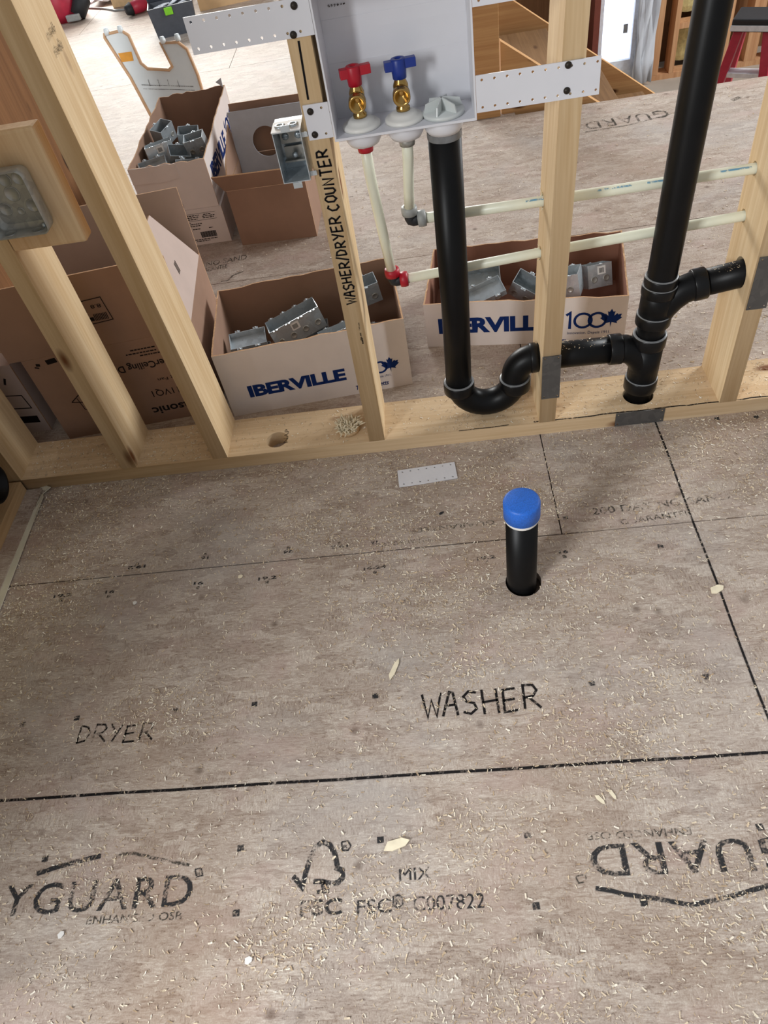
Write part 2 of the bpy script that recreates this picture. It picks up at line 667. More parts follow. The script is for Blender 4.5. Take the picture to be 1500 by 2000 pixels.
def wp(o, p):
    """put a mesh modelled in room coordinates under thing p"""
    m = Matrix.LocRotScale(p.location, p.rotation_euler, None)
    q = p.parent
    while q:
        m = Matrix.LocRotScale(q.location, q.rotation_euler, None) @ m
        q = q.parent
    o.data.transform(m.inverted())
    o.parent = p
    return o


ZI = 0.0006   # ink lies this far off the surface
FLOOR_INK = frame((0, 0, ZI), (1, 0, 0), (0, 1, 0))

# ================================================================== SETTING
# ---- subfloor of strand board sheets
floor = MB()
floor.box(-4.6, 4.6, -2.6, 1.93, -0.30, -0.0195)
floor.box(-4.6, 0.40, 1.93, 8.0, -0.30, -0.0195)
floor = tag(floor.build('floor', M['under']), 'strand board subfloor covered in sawdust and shavings', None, None, 'structure')
GAP = 0.0028
STUB = (0.1135, -0.428)


def sheet(x0, x1, y0, y1, holes=()):
    g = GAP / 2
    return plate2d('floor_panel', [(x0 + g, y0 + g), (x1 - g, y0 + g), (x1 - g, y1 - g), (x0 + g, y1 - g)], list(holes), 0.019,
                   Matrix.Translation((0, 0, -0.019)), M['osb'], floor)


for y0, y1, xs in ((-2.6, -1.535, (-4.6, -2.2, 0.24, 2.68, 4.6)),
                   (-1.535, -0.315, (-4.6, -3.55, -1.11, 1.33, 3.77, 4.6)),
                   (-0.315, 0.905, (-4.6, -2.225, 0.2148, 2.65, 4.6)),
                   (0.905, 1.93, (-4.6, -3.43, -1.005, 1.435, 3.875, 4.6))):
    for a, b in zip(xs, xs[1:]):
        hol = [circ(STUB[0] + 0.004, STUB[1] - 0.002, 0.0365, 28)] if a <= STUB[0] <= b and y0 <= STUB[1] <= y1 else []
        if y0 == -0.315:
            hol = [circ(0.457, 0.06, 0.036, 20)] if a < 0.457 < b else []
        sheet(a, b, y0, y1, hol)
for y0, y1, xs in ((1.93, 3.15, (-4.6, -2.225, 0.40)), (3.15, 4.37, (-4.6, -3.43, -1.005, 0.40)),
                   (4.37, 5.59, (-4.6, -2.225, 0.40)), (5.59, 6.81, (-4.6, -3.43, -1.005, 0.40)), (6.81, 8.0, (-4.6, -2.225, 0.40))):
    for a, b in zip(xs, xs[1:]):
        sheet(a, b, y0, y1)


def floor_part(name, mb, mat):
    mb.keep = True
    return mb.build(name, mat, floor)


# snapped layout lines
m = MB()
m.ribbon([(-1.06 + 0.1 * k, -0.8156 + 0.0006 * math.sin(k * 2.1)) for k in range(26)], 0.0052, FLOOR_INK)
floor_part('layout_and_gap_line', m, M['chalk_and_gap_shade'])
m = MB()
m.ribbon([(0.4877 + 0.001 * math.sin(k * 1.7), -1.3 + 0.1 * k) for k in range(14)], 0.0042, FLOOR_INK)
floor_part('layout_and_gap_line', m, M['chalk_and_gap_shade'])
m = MB()
m.ribbon([at(1143, 258).xy, at(1230, 244).xy, at(1335, 216).xy], 0.006, FLOOR_INK)
m.ribbon([at(1430, 196).xy, at(1445, 190).xy], 0.02, FLOOR_INK)
m.ribbon([at(600, 392).xy, at(690, 384).xy], 0.003, FLOOR_INK)
floor_part('board_print', m, M['print3'])

# handwritten words
m = MB()
p0, p1 = at(826, 1402), at(1066, 1384)
handwriting(m, 'WASHER', (p1 - p0).length * 1.0, 0.047, frame((p0.x, p0.y, ZI), (p1 - p0), (0, 1, 0)), 0.0046, 0.05, 3)
floor_part('handwriting', m, M['marker_floor'])
m = MB()
p0, p1 = at(148, 1452), at(302, 1446)
handwriting(m, 'DRYER', (p1 - p0).length, 0.034, frame((p0.x, p0.y, ZI), (p1 - p0), (0, 1, 0)), 0.0036, 0.05, 5)
floor_part('handwriting', m, ink('worn_marker_on_floor', (26, 24, 24), 0.40, 160))


def fprint(s, a, b, h, mat, bold=0.0, spacing=1.0, name='board_print', shear=0.0):
    """board print whose baseline runs from photo point a to b"""
    A, B = at(*a), at(*b)
    mb = MB()
    u = (B - A)
    lettering(mb, s, u.length, h, frame((A.x, A.y, ZI), u, Vector((-u.y, u.x, 0))), bold, shear, spacing)
    return floor_part(name, mb, mat)


def fstroke(pts, w, mat, closed=False):
    mb = MB()
    mb.ribbon([at(*p).xy for p in pts], w, FLOOR_INK, closed)
    return floor_part('board_print', mb, mat)


fprint('DRYGUARD', (-118, 1798), (372, 1768), 0.050, M['print'], 0.004, 1.08)
fprint('ENHANCED OSB', (168, 1806), (354, 1796), 0.0125, M['print2'])
fstroke([(72, 1707), (105, 1696), (150, 1683), (197, 1672)], 0.008, M['print'])
fstroke([(232, 1669), (262, 1667), (300, 1676), (370, 1690)], 0.005, M['print2'])
fstroke([(x * 1.0, y * 1.0) for x, y in ((381, 1698), (393, 1696), (396, 1710), (384, 1713), (381, 1698))], 0.0022, M['print'])
fprint('R', (384, 1711), (392, 1710), 0.006, M['print'])
# certification tree mark
fstroke([(572, 1712), (580, 1720), (590, 1733), (597, 1705), (606, 1676), (616, 1655), (630, 1645), (644, 1650), (654, 1668), (659, 1692)], 0.0085, M['print'])
fstroke([(654, 1694), (668, 1700), (670, 1714), (660, 1724), (648, 1726)], 0.008, M['print'])
fstroke([(612, 1722), (628, 1722), (646, 1726)], 0.008, M['print'])
fstroke([(631, 1720), (632, 1742)], 0.0075, M['print'])
fstroke([(618, 1743), (643, 1740)], 0.006, M['print'])
fstroke([(667, 1645), (680, 1643), (685, 1652), (680, 1661), (669, 1661), (667, 1645)], 0.0025, M['print'])
fprint('R', (671, 1658), (679, 1657), 0.006, M['print'])
fprint('FSC', (585, 1790), (668, 1785), 0.0235, M['print'], 0.02)
fprint('FSC', (697, 1786), (765, 1782), 0.021, M['print'])
fstroke([(768, 1768), (768, 1752), (778, 1748), (787, 1755), (786, 1768), (777, 1773), (768, 1768)], 0.0028, M['print'])
fprint('R', (773, 1767), (783, 1766), 0.009, M['print'], 0.02)
fprint('C007822', (807, 1780), (948, 1773), 0.022, M['print'])
fprint('MIX', (780, 1721), (842, 1716), 0.019, M['print'])
# the same print, turned round, on the right
fprint('GUARD', (1552, 1634), (1148, 1651), 0.049, M['print'], 0.004, 1.08)
fprint('ENHANCED OSB', (1348, 1616), (1143, 1627), 0.012, M['print2'])
fstroke([(1163, 1735), (1195, 1740), (1215, 1746), (1280, 1755), (1350, 1768), (1420, 1753), (1500, 1730), (1560, 1722)], 0.0065, M['print'])
fstroke([(1124, 1712), (1143, 1708), (1146, 1722), (1130, 1725), (1124, 1712)], 0.002, M['print2'])
fprint('200 DAY NO SAND', (1158, 1006), (1428, 975), 0.020, M['print2'], 0.008)
fprint('GUARANTEE', (1214, 1025), (1350, 1006), 0.015, M['print2'], 0.0)
fprint('GUARANTEE', (965, 1016), (814, 1032), 0.013, M['print3'])
fprint('200 DAY NO SAND', (845, 1050), (728, 1062), 0.012, M['print3'])
fprint('Y NO SAND', (385, 524), (482, 506), 0.035, M['print2'])
fprint('GUARANTEE', (384, 534), (444, 523), 0.028, M['print2'])
fstroke([(432, 550), (445, 548), (455, 538), (475, 530)], 0.007, M['print2'])
fprint('GUARD', (1300, 214), (1140, 240), 0.075, M['print2'], 0.0, 1.1)
# nailing marks and their numbers
sq = ((45, 1415), (342, 1388), (497, 1376), (733, 1360), (1156, 1335), (1380, 1322), (1030, 1631), (1047, 1770), (1258, 1763),
      (461, 1784), (470, 1657), (743, 1641), (1484, 1616), (150, 1403), (88, 1678), (1477, 815), (1400, 818), (1104, 1012), (1290, 1067))
m = MB()
for i, p in enumerate(sq):
    c = at(*p)
    s = 0.0055
    m.ribbon([(c.x - s, c.y), (c.x + s, c.y + 0.0006)], 0.010, FLOOR_INK)
floor_part('nailing_marks', m, M['print'])
for s, a, b in (('19.2', (104, 1168), (140, 1164)), ('16', (205, 1160), (223, 1158)), ('16', (378, 1143), (397, 1141)), ('19.2', (504, 1134), (540, 1130)),
                ('16-24', (710, 1114), (754, 1109)), ('19.2', (932, 1095), (968, 1090)), ('16', (1093, 1082), (1110, 1080)),
                ('19.2', (285, 1103), (250, 1107)), ('16', (408, 1086), (392, 1088)), ('24', (572, 1074), (554, 1076)), ('19.2', (680, 1063), (646, 1067)),
                ('16', (737, 1056), (724, 1058))):
    fprint(s, a, b, 0.0085, M['print'], 0.03)
    A, B = at(*a), at(*b)
    mid = (A + B) / 2
    d = -0.008 if A.x < B.x else 0.006
    mb = MB()
    mb.ribbon([(mid.x - 0.004, mid.y + d), (mid.x + 0.004, mid.y + d)], 0.008, FLOOR_INK)
    floor_part('nailing_mark', mb, M['print2'])

# ---- framed partition between this room and the next
wall = tag(empty('wall_partition'), 'open partition of bare spruce studs on a bottom plate', None, None, 'structure')
plate = plate2d('bottom_plate', [(-1.25, 0), (1.6, 0), (1.6, 0.14), (-1.25, 0.14)],
                [circ(-0.437, 0.045, 0.028, 28), circ(0.457, 0.06, 0.0355, 28)], 0.038, Matrix(), M['plate'], wall)
m = MB()  # dark strip painted in for the shadow gap along the plate's front edge
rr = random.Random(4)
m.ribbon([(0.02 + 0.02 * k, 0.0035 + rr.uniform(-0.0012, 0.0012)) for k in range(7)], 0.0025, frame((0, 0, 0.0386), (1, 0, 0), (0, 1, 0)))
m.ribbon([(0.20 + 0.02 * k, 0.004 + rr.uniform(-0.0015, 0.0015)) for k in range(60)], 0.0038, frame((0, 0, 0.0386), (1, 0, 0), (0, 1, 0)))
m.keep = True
m.build('layout_and_gap_line', M['chalk_and_gap_shade'], plate)
m = MB()
m.keep = True
lettering(m, 'NAP', 0.05, 0.012, frame((-0.408, 0.03, 0.0386), (0, 1, 0), (-1, 0, 0)))
m.build('stamp', M['stamp'], plate)
STUDS = {}


def stud(xb, xt, holes=(), z1=2.45, mat=None, key=None, w=0.038, d=0.14, z0=0.038):
    """an upright with its slight lean; holes are bored through its side"""
    sh = Matrix.Identity(4)
    k = (xt - xb) / 0.95
    # plate2d plane: u = y, v = z, n = x
    Mx = Matrix(((0, k, 1, xb - k * 0.038), (1, 0, 0, 0), (0, 1, 0, 0), (0, 0, 0, 1)))
    o = plate2d('stud', [(0, z0), (d, z0), (d, z1), (0, z1)], [circ(y, z, r, 20) for y, z, r in holes], w, Mx, mat or M['stud'], wall)
    return o


S0 = stud(-1.150, -1.150)
S1 = stud(-0.837, -0.837)
S2 = stud(-0.598, -0.628)
S3 = stud(-0.200, -0.192)
S4 = stud(0.2115, 0.240, [(0.107, 0.531, 0.0135), (0.107, 0.4205, 0.0135), (0.06, 0.1865, 0.033)])
S5 = stud(0.6285, 0.6285, [(0.107, 0.5365, 0.0135), (0.107, 0.4415, 0.0135), (0.06, 0.342, 0.032)])
stud(1.035, 1.035)
tag(S3, 'stud with counter note in marker')


def stud_x(b, t, z):
    return b + (t - b) * (z - 0.038) / 0.95


# writing on the third stud, read upwards
m = MB()
Mx = frame((-0.1655, -ZI, 0.425), (0.0085, 0, 1), (-1, 0, 0))
handwriting(m, 'WASHER/DRYER COUNTER', 0.312, 0.021, Mx, 0.0034, 0.06, 9)
m.keep = True
m.build('handwriting', M['ink'], S3)
m = MB()
m.ribbon([(at(583, 80, -ZI, 1).x, at(583, 80, -ZI, 1).z), (at(602, 195, -ZI, 1).x, at(602, 195, -ZI, 1).z)], 0.0034, frame((0, -ZI, 0), (1, 0, 0), (0, 0, 1)))
m.keep = True
m.build('handwriting', M['ink'], S3)
# staple slits near the foot of that stud
m = MB()
m.keep = True
mm = frame((0, -ZI, 0), (1, 0, 0), (0, 0, 1))
for a, b in (((701, 630), (702, 645)), ((704, 650), (706, 665)), ((707, 660), (709, 672))):
    m.ribbon([at(*a, -ZI, 1).xz, at(*b, -ZI, 1).xz], 0.003, mm)
m.build('split', M['stamp'], S3)
# grade stamp on the wide face of the second stud
m = MB()
m.keep = True
xs = stud_x(-0.598, -0.628, 0.93) + 0.038 + ZI
p = at(106, 76, xs, 0)
mm = frame((xs + 0.0012, p.y - 0.022, p.z - 0.022), (0, 1, 0.05), (-0.02, 0, 1))
rr = random.Random(21)
for row in (0.024, 0.0):
    for k in range(9):
        u0 = 0.005 * k
        m.ribbon([(u0, row + rr.uniform(0, .004)), (u0 + rr.uniform(.001, .004), row + rr.uniform(.007, .012)), (u0 + .0045, row + rr.uniform(0, .018))], 0.0016, mm)
m.build('grade_stamp', M['stamp'], S2)


def nail_plate(x0, x1, z0, z1, parent, horizontal):
    hs = []
    for u in (0.006, (x1 - x0) - 0.006):
        for v in (0.006, (z1 - z0) - 0.006):
            hs.append(circ(u, v, 0.0022, 8))
    cx, cz = (x1 - x0) / 2, (z1 - z0) / 2
    o = plate2d('nail_plate', [(0, 0), (x1 - x0, 0), (x1 - x0, z1 - z0), (0, z1 - z0)], hs, 0.0016,
                frame((x0, -0.0004, z0), (1, 0, 0), (0, 0, 1)), M['nailpl'], parent)
    o['label'] = 'grey steel nail plate'
    return o


nail_plate(stud_x(0.2115, 0.24, .176) - 0.0, stud_x(0.2115, 0.24, .176) + 0.041, 0.112, 0.232, S4, False)
nail_plate(0.392, 0.505, -0.001 + 0.002, 0.041, plate, True)
nail_plate(0.632, 0.672, 0.290, 0.41, S5, False)

# torn fibres where the tubes enter the fourth stud
for zz in (0.531, 0.4205):
    m = MB()
    rr = random.Random(int(zz * 1000))
    xx = stud_x(0.2115, 0.24, zz)
    for k in range(7):
        a = rr.uniform(0, 6.28)
        b0 = Vector((xx, 0.107 + 0.013 * math.cos(a), zz + 0.013 * math.sin(a)))
        m.tube([b0, b0 + Vector((-rr.uniform(.004, .010), rr.uniform(-.006, .004), rr.uniform(-.006, .016)))], [0.0016, 0.0004], 4)
    m.build('splinters', M['fibre'], S4)

# ---- left wall, side on
wl = tag(empty('wall_left'), 'side wall framing with plate, gasket and insulation in the corner', None, None, 'structure')
m = MB()
m.box(-1.26, -1.112, -2.4, -0.004, 0.0, 0.038, None, None, 0.002)
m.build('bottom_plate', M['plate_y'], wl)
for yy in (-0.42, -0.83, -1.24, -2.36):
    m = MB()
    m.box(-1.255, -1.115, yy, yy + 0.038, 0.038, 2.45, None, None, 0.002)
    m.build('stud', M['stud'], wl)
m = MB()
rr = random.Random(2)
for y0, y1 in ((-0.38, -0.19), (-0.79, -0.425)):
    m.box(-1.255, -1.125, y0, y1, 0.04, 1.2, None, None, 0.02)
m.build('insulation_batt', M['insul'], wl)['label'] = 'pale yellow insulation'
m = MB()
m.box(-1.30, -1.262, -1.62, 1.45, 0.0005, 2.45)
m.build('sheathing_panel', M['browny'], wl)
# foam gasket strip lifting from under the side plate
m = MB()
gp = [(-1.062, 0.004, 0.008), (-1.040, -0.012, 0.014), (-1.061, -0.024, 0.006), (-1.053, -0.040, 0.010), (-1.056, -0.12, 0.005), (-1.052, -0.25, 0.006), (-1.049, -0.41, 0.005), (-1.048, -0.7, 0.004), (-1.048, -1.3, 0.004), (-1.048, -2.2, 0.004)]
wd = (0.026, 0.020, 0.008, 0.016, 0.030, 0.034, 0.030, 0.03, 0.03, 0.03)
vs = []
for (x, y, z), w in zip(gp, wd):
    vs.append([m.b.verts.new(q) for q in ((x - w, y, 0.002), (x, y, z), (x, y, z - 0.002), (x - w, y, 0.0004))])
for a, b in zip(vs, vs[1:]):
    for i in range(4):
        m.b.faces.new((a[i], a[(i + 1) % 4], b[(i + 1) % 4], b[i]))
m.build('sill_gasket', M['tape'], wl)['label'] = 'white foam gasket strip'
m = MB()
m.box(-1.112, -1.07, -0.5, -0.004, 0.0005, 0.006)
m.build('subfloor_edge', M['osb'], wl)

# ---- stairwell, stair and the lower level beyond
st = tag(empty('stair', (0.35, 1.97, -1.15)), 'rough wooden stair with side stringers going down behind the floor edge', 'stair')
PITCH = math.atan2(0.713, 1.0)


def zline(x):
    return 0.27 - 0.713 * (x - 0.346)


for yy in (1.955, 2.90):
    m = MB()
    x0, x1 = 0.345, 2.30
    Mx = frame((0, yy, 0), (1, 0, 0), (0, 0, 1))
    m.prism([(x0, zline(x0) - 0.34), (x0, zline(x0)), (x1, zline(x1)), (x1, zline(x1) - 0.34)], Mx, 0.038)
    o = m.build('stringer', M['stringer'])
    wp(o, st)
run, rise = 0.255, 0.182
x = 0.52
k = 0
while x < 2.2:
    zt = zline(x) - 0.12
    m = MB()
    m.box(x - run * 0.5, x + run * 0.5 + 0.02, 1.997, 2.86, zt - 0.038, zt, None, None, 0.003)
    wp(m.build('tread', M['tread']), st)
    m = MB()
    m.box(x + run * 0.5 - 0.018, x + run * 0.5, 1.997, 2.86, zt - rise - 0.0, zt - 0.0385)
    wp(m.build('riser', M['tread']), st)
    x += run
    k += 1
m = MB()
m.box(0.236, 0.338, 1.935, 1.965, 0.0, 2.45, None, None, 0.002)
post = tag(m.build('stair_post', M['stringer']), 'upright board at the head of the stair beyond the washer box', 'post')
m = MB()
m.box(0.40, 4.6, 1.90, 1.93, -0.30, -0.021)
tag(m.build('trim_1', M['stringer']), 'rim board of the stair opening', None, None, 'structure')

LZ = -1.15
m = MB()
m.box(0.42, 6.0, 1.95, 5.9, LZ - 0.1, LZ)
tag(m.build('floor_lower', M['concrete']), 'lower level floor beyond the stair', None, None, 'structure')
wf = tag(empty('wall_far'), 'framed outside wall of the lower level', None, None, 'structure')
m = MB()
m.box(0.5, 6.0, 5.55, 5.6, LZ, 2.4)
m.build('sheathing', M['browny'], wf)
m = MB()
m.box(1.75, 6.0, 5.17, 5.31, LZ, LZ + 0.038)
m.build('bottom_plate', M['stud_far'], wf)
for xx, ww in ((1.755, 0.038), (1.86, 0.075), (2.02, 0.038), (2.42, 0.038), (2.60, .09), (2.78, 0.038), (3.2, 0.038), (3.6, 0.038)):
    m = MB()
    m.box(xx, xx + ww, 5.17, 5.31, LZ + 0.038, 2.3, None, None, 0.002)
    m.build('stud', M['stud_far'], wf)
m = MB()
m.box(2.06, 2.42, 5.18, 5.30, LZ + 0.34, LZ + 0.378)
m.build('blocking', M['stud_far'], wf)
for z0, z1 in ((LZ + 0.05, LZ + 0.33), (LZ + 0.39, LZ + 1.3)):
    m = MB()
    m.box(2.10, 2.40, 5.33, 5.50, z0, z1, None, None, 0.05)
    m.build('insulation_batt', M['insul'], wf)
# daylit door beside the studs
dr = tag(empty('door_1'), 'bright glazed door of the lower level', None, None, 'structure')
m = MB()
m.box(1.385, 1.43, 5.10, 5.30, LZ, 1.2)
m.build('door_jamb', M['jamb'], dr)
m = MB()
m.box(1.43, 1.47, 5.16, 5.24, LZ, 1.2)
m.box(1.70, 1.745, 5.16, 5.24, LZ, 1.2)
m.box(1.4701, 1.6999, 5.16, 5.24, LZ, LZ + 0.19)
m.build('door_frame', M['vinyl'], dr)
m = MB()
m.box(1.4705, 1.6995, 5.195, 5.205, LZ + 0.1905, 1.2)
m.build('pane', M['pane'], dr)
m = MB()
m.box(1.635, 1.668, 5.193, 5.1945, LZ + 0.37, LZ + 0.43)
m.build('sticker', M['grey'], dr)
m = MB()
rr = random.Random(8)
cols = 8
vs = [[m.b.verts.new((1.72 + 0.022 * i + rr.uniform(-.008, .008), 5.11 + rr.uniform(-.03, .03), LZ + 0.02 + 0.16 * j)) for i in range(cols)] for j in range(14)]
for a, b in zip(vs, vs[1:]):
    for i in range(cols - 1):
        m.b.faces.new((a[i], a[i + 1], b[i + 1], b[i]))
fo = m.build('plastic_film', M['film'], None, True)
so = fo.modifiers.new('thickness', 'SOLIDIFY')
so.thickness = 0.002
tag(fo, 'crumpled clear plastic sheet hanging beside the bright door', 'sheet')

# ================================================================== PLUMBING
# ---- white washer outlet box with its strap flanges
ob = tag(empty('washer_outlet_box', (-0.026, 0.0, 0.745)), 'white plastic washing machine outlet box fixed between two studs', 'outlet box')
X0, X1, Z0, Z1, YB = -0.147, 0.096, 0.7435, 0.958, 0.088


def opart(name, mb, mat=None, parent=None, smooth=False, **kw):
    return wp(mb.build(name, mat, None, smooth), parent or ob)


m = MB()
m.box(X0, X1, YB - 0.003, YB, Z0, Z1)
m.box(X0, X0 + 0.003, -0.003, YB - 0.003, Z0 + 0.004, Z1 - 0.003)
m.box(X1 - 0.003, X1, -0.003, YB - 0.003, Z0 + 0.004, Z1 - 0.003)
m.box(X0, X1, -0.003, YB - 0.003, Z0, Z0 + 0.004)
m.box(X0, X1, -0.003, YB - 0.003, Z1 - 0.003, Z1)
opart('body', m, M['white'])
m = MB()
m.box(X0 + 0.0035, X1 - 0.0035, YB - 0.0036, YB - 0.003, 0.8800, 0.9000)
m.box(X0 + 0.0035, X1 - 0.0035, YB - 0.0036, YB - 0.003, 0.8350, 0.8362)
opart('moulded_ridge', m, M['white'])
m = MB()
m.keep = True
for k in range(6):
    a = at(640 + 6 * k, 13 - k, YB - 0.0045, 1)
    m.ribbon([(a.x, a.z), (a.x + 0.003, a.z + 0.001)], 0.004 - 0.0004 * k, frame((0, YB - 0.0045, 0), (1, 0, 0), (0, 0, 1)))
opart('moulded_mark', m, M['stamp'])


def strap(x0, x1, z0, z1, skip=()):
    hs = []
    n = int((x1 - x0 - 0.012) / 0.0205)
    for k in range(n + 1):
        for v in (0.0075, z1 - z0 - 0.0075):
            hs.append(circ(0.010 + 0.0205 * k, v, 0.0022, 10))
    return wp(plate2d('strap_flange', [(0, 0), (x1 - x0, 0), (x1 - x0, z1 - z0), (0, z1 - z0)], hs, 0.0022,
                      frame((x0, -0.0008, z0), (1, 0, 0), (0, 0, 1)), M['white']), ob)


strap(-0.3425, X0 - 0.0005, 0.905, 0.956)
strap(-0.190, X0 - 0.0005, 0.752, 0.808)
strap(X1 + 0.0005, 0.2965, 0.7545, 0.811)
strap(X1 + 0.0005, 0.2965, 0.9055, 0.958)
for px, py in ((574, 11), (573, 68), (606, 218), (615, 263), (1110, 127), (1107, 177)):
    c = at(px, py, -0.003, 1)
    m = MB()
    m.lathe([(0, 0.0042), (0.0032, 0.0038), (0.0054, 0.0014), (0.0056, 0)], (c.x, -0.003, c.z), (0, -1, 0), 14)
    m.box(c.x - 0.0028, c.x + 0.0028, -0.0076, -0.0068, c.z - 0.0007, c.z + 0.0007)
    opart('screw', m, M['dark'])


def valve(x, name, hm, turn, z=0.0):
    y = 0.036
    zb = Z0 + 0.004
    m = MB()
    m.lathe([(0.0, 0.0005), (0.0335, 0.0005), (0.0335, 0.005), (0.030, 0.008), (0.024, 0.0095), (0.0225, 0.0125), (0.016, 0.0155), (0.010, 0.0165), (0.0, 0.0165)], (x, y, zb), (0, 0, 1), 36)
    opart('escutcheon', m, M['white2'], None, True)
    m = MB()
    m.lathe([(0.0085, 0), (0.012, 0.001), (0.012, 0.006), (0.009, 0.009), (0.0095, 0.02), (0.0125, 0.028), (0.013, 0.040), (0.009, 0.050), (0.0075, 0.060), (0, 0.060)], (x, y, zb + 0.0155), (0, 0, 1), 20)
    # hose outlet pointing at the room
    m.lathe([(0.009, -0.004), (0.0105, 0.010), (0.0148, 0.011), (0.0148, 0.019), (0.0140, 0.020), (0.0140, 0.022), (0.0148, 0.023), (0.0148, 0.026), (0.0125, 0.027), (0.0105, 0.025), (0.004, 0.012), (0, 0.012)], (x, y, zb + 0.047), (0, -1, -0.12), 24)
    v = opart('valve', m, M['brass'], None, True)
    v['label'] = 'brass valve'
    m = MB()
    Mx = Matrix.Translation((x, y, zb + 0.078)) @ Matrix.Rotation(turn, 4, 'Z')
    m.box(-0.0235, -0.008, -0.0075, 0.0075, 0.001, 0.0155, None, Mx, 0.0015)
    m.box(0.008, 0.029, -0.0065, 0.0065, 0.002, 0.0165, None, Mx, 0.0015)
    m.lathe([(0.0085, -0.013), (0.0115, -0.012), (0.0125, 0.0), (0.0125, 0.016), (0.0115, 0.0175), (0.0055, 0.0175), (0.0050, 0.0135), (0, 0.0135)], (x, y, zb + 0.078), (0, 0, 1), 18)
    o = m.build('handle', hm)
    wp(o, ob)
    o.parent = v
    o['label'] = name


valve(-0.1005, 'red tee handle', M['red'], 0.18)
valve(-0.0255, 'dark blue tee handle', M['blue'], 0.12)
# frosted test cap over the drain inlet
m = MB()
zb = Z0 + 0.0045
m.lathe([(0, 0), (0.036, 0.0), (0.0365, 0.004), (0.035, 0.007), (0, 0.007)], (0.0425, 0.036, zb), (0, 0, 1), 36)
cp = opart('drain_cap', m, M['cap_w'])
for a in (0.2, 0.2 + math.pi / 3, 0.2 + 2 * math.pi / 3):
    m = MB()
    Mx = Matrix.Translation((0.0425, 0.036, zb + 0.007)) @ Matrix.Rotation(a, 4, 'Z')
    m.prism([(-0.034, 0), (0.034, 0), (0.030, 0.013), (0.004, 0.019), (-0.004, 0.019), (-0.030, 0.013)], Mx @ frame((0, 0.001, 0), (1, 0, 0), (0, 0, 1)), 0.002)
    o = m.build('fin', M['cap_w'])
    wp(o, ob)
    o.parent = cp
# spouts under the box
for x, r in ((-0.1005, 0.0335), (-0.0255, 0.0335), (0.0415, 0.036)):
    m = MB()
    m.lathe([(0, 0), (r, 0.0), (r - 0.002, -0.018), (r - 0.007, -0.026), (0, -0.026)], (x, 0.044, Z0 - 0.0002), (0, 0, 1), 32)
    opart('outlet_spout', m, M['white'], None, True)

# ---- black drain and vent pipework
dp = tag(empty('drain_pipe', (0.457, 0.06, 0.038)), 'black plastic drain with trap under the white box joined to a vent stack', 'pipe')
YP = 0.06
RP = 0.0302


def dpart(name, mb, mat=None, smooth=True):
    return wp(mb.build(name, mat or M['abs'], None, smooth), dp)


m = MB()
m.tube([(0.0415, YP - 0.010, Z0 - 0.0275), (0.037, YP, 0.36), (0.0305, YP, 0.137)], RP, 32)
dpart('standpipe', m, None, False)
m = MB()
rr = random.Random(6)
m.lathe([(RP + 0.0008, 0), (RP + 0.0012, -0.010), (RP + 0.0006, -0.012)], (0.0415, YP - 0.010, Z0 - 0.0275), (0, 0, 1), 24)
dpart('cement_smear', m, M['cement'])


def hub(p0, p1, r, ring=True, name='coupling'):
    m = MB()
    p0, p1 = Vector(p0), Vector(p1)
    d = (p1 - p0)
    L = d.length
    m.lathe([(r - 0.005, 0), (r - 0.001, 0.0), (r, 0.002), (r, L - 0.002), (r - 0.001, L), (r - 0.005, L)], p0, d, 32)
    o = dpart(name, m, M['abs_ring'], True)
    if ring:
        m = MB()
        m.lathe([(r - 0.006, L), (r - 0.0005, L + 0.0002), (r - 0.0015, L + 0.0016), (r - 0.006, L + 0.0018)], p0, d, 32)
        q = m.build('cement_line', M['cement'], None, True)
        wp(q, dp)
        q.parent = o
    return o


# U bend, its hubs and the swivel elbow
UC = (0.0965, YP, 0.137)
m = MB()
m.tube(arc(UC, 0.066, 180, 360, 18), 0.0312, 28)
dpart('trap_bend', m)
hub((0.0305, YP, 0.116), (0.0308, YP, 0.143), 0.0365)
hub((0.1625, YP, 0.106), (0.1625, YP, 0.135), 0.0365)
m = MB()
m.tube([(0.1625, YP, 0.134)] + arc((0.2085, YP, 0.141), 0.046, 180, 90, 12) + [(0.222, YP, 0.1867)], 0.0312, 28)
dpart('trap_elbow', m)
hub((0.197, YP, 0.1862), (0.2125, YP, 0.1868), 0.0345, False)
m = MB()
m.tube([(0.206, YP, 0.1867), (0.40, YP, 0.1825)], RP, 32)
dpart('trap_arm', m, None, False)
# stack
SXb, SXt = 0.4565, 0.487


def sx(z):
    return SXb + (SXt - SXb) * (z - 0.04) / 0.8


m = MB()
m.tube([(sx(-0.15), YP, -0.15), (sx(0.4), YP, 0.4), (sx(2.4) - 0.03, YP, 2.4)], RP, 32)
dpart('vent_stack', m, None, False)
for z0, z1, r in ((0.062, 0.094, 0.0375), (0.186, 0.214, 0.0375), (0.243, 0.268, 0.0375), (0.316, 0.338, 0.0365), (0.338, 0.358, 0.0345)):
    hub((sx(z0), YP, z0), (sx(z1), YP, z1), r)
m = MB()
m.tube([(sx(0.09), YP, 0.09), (sx(0.19), YP, 0.19)], 0.0345, 28)
dpart('wye_body', m)
m = MB()
m.tube([(0.392, YP, 0.1827)] + [(0.41, YP, 0.181), (0.425, YP, 0.175), (0.44, YP, 0.162), (0.453, YP, 0.142), (0.459, YP, 0.118)], 0.0318, 28)
dpart('wye_branch', m)
hub((0.374, YP, 0.1832), (0.402, YP, 0.1825), 0.0350, False)
m = MB()
m.tube([(sx(0.25), YP, 0.25), (sx(0.34), YP, 0.34)], 0.0345, 28)
dpart('wye_body', m)
m = MB()
m.tube([(0.472, YP, 0.262), (0.482, YP, 0.282), (0.498, YP, 0.302), (0.517, YP, 0.317), (0.54, YP, 0.325), (0.56, YP, 0.3285)], 0.0300, 28)
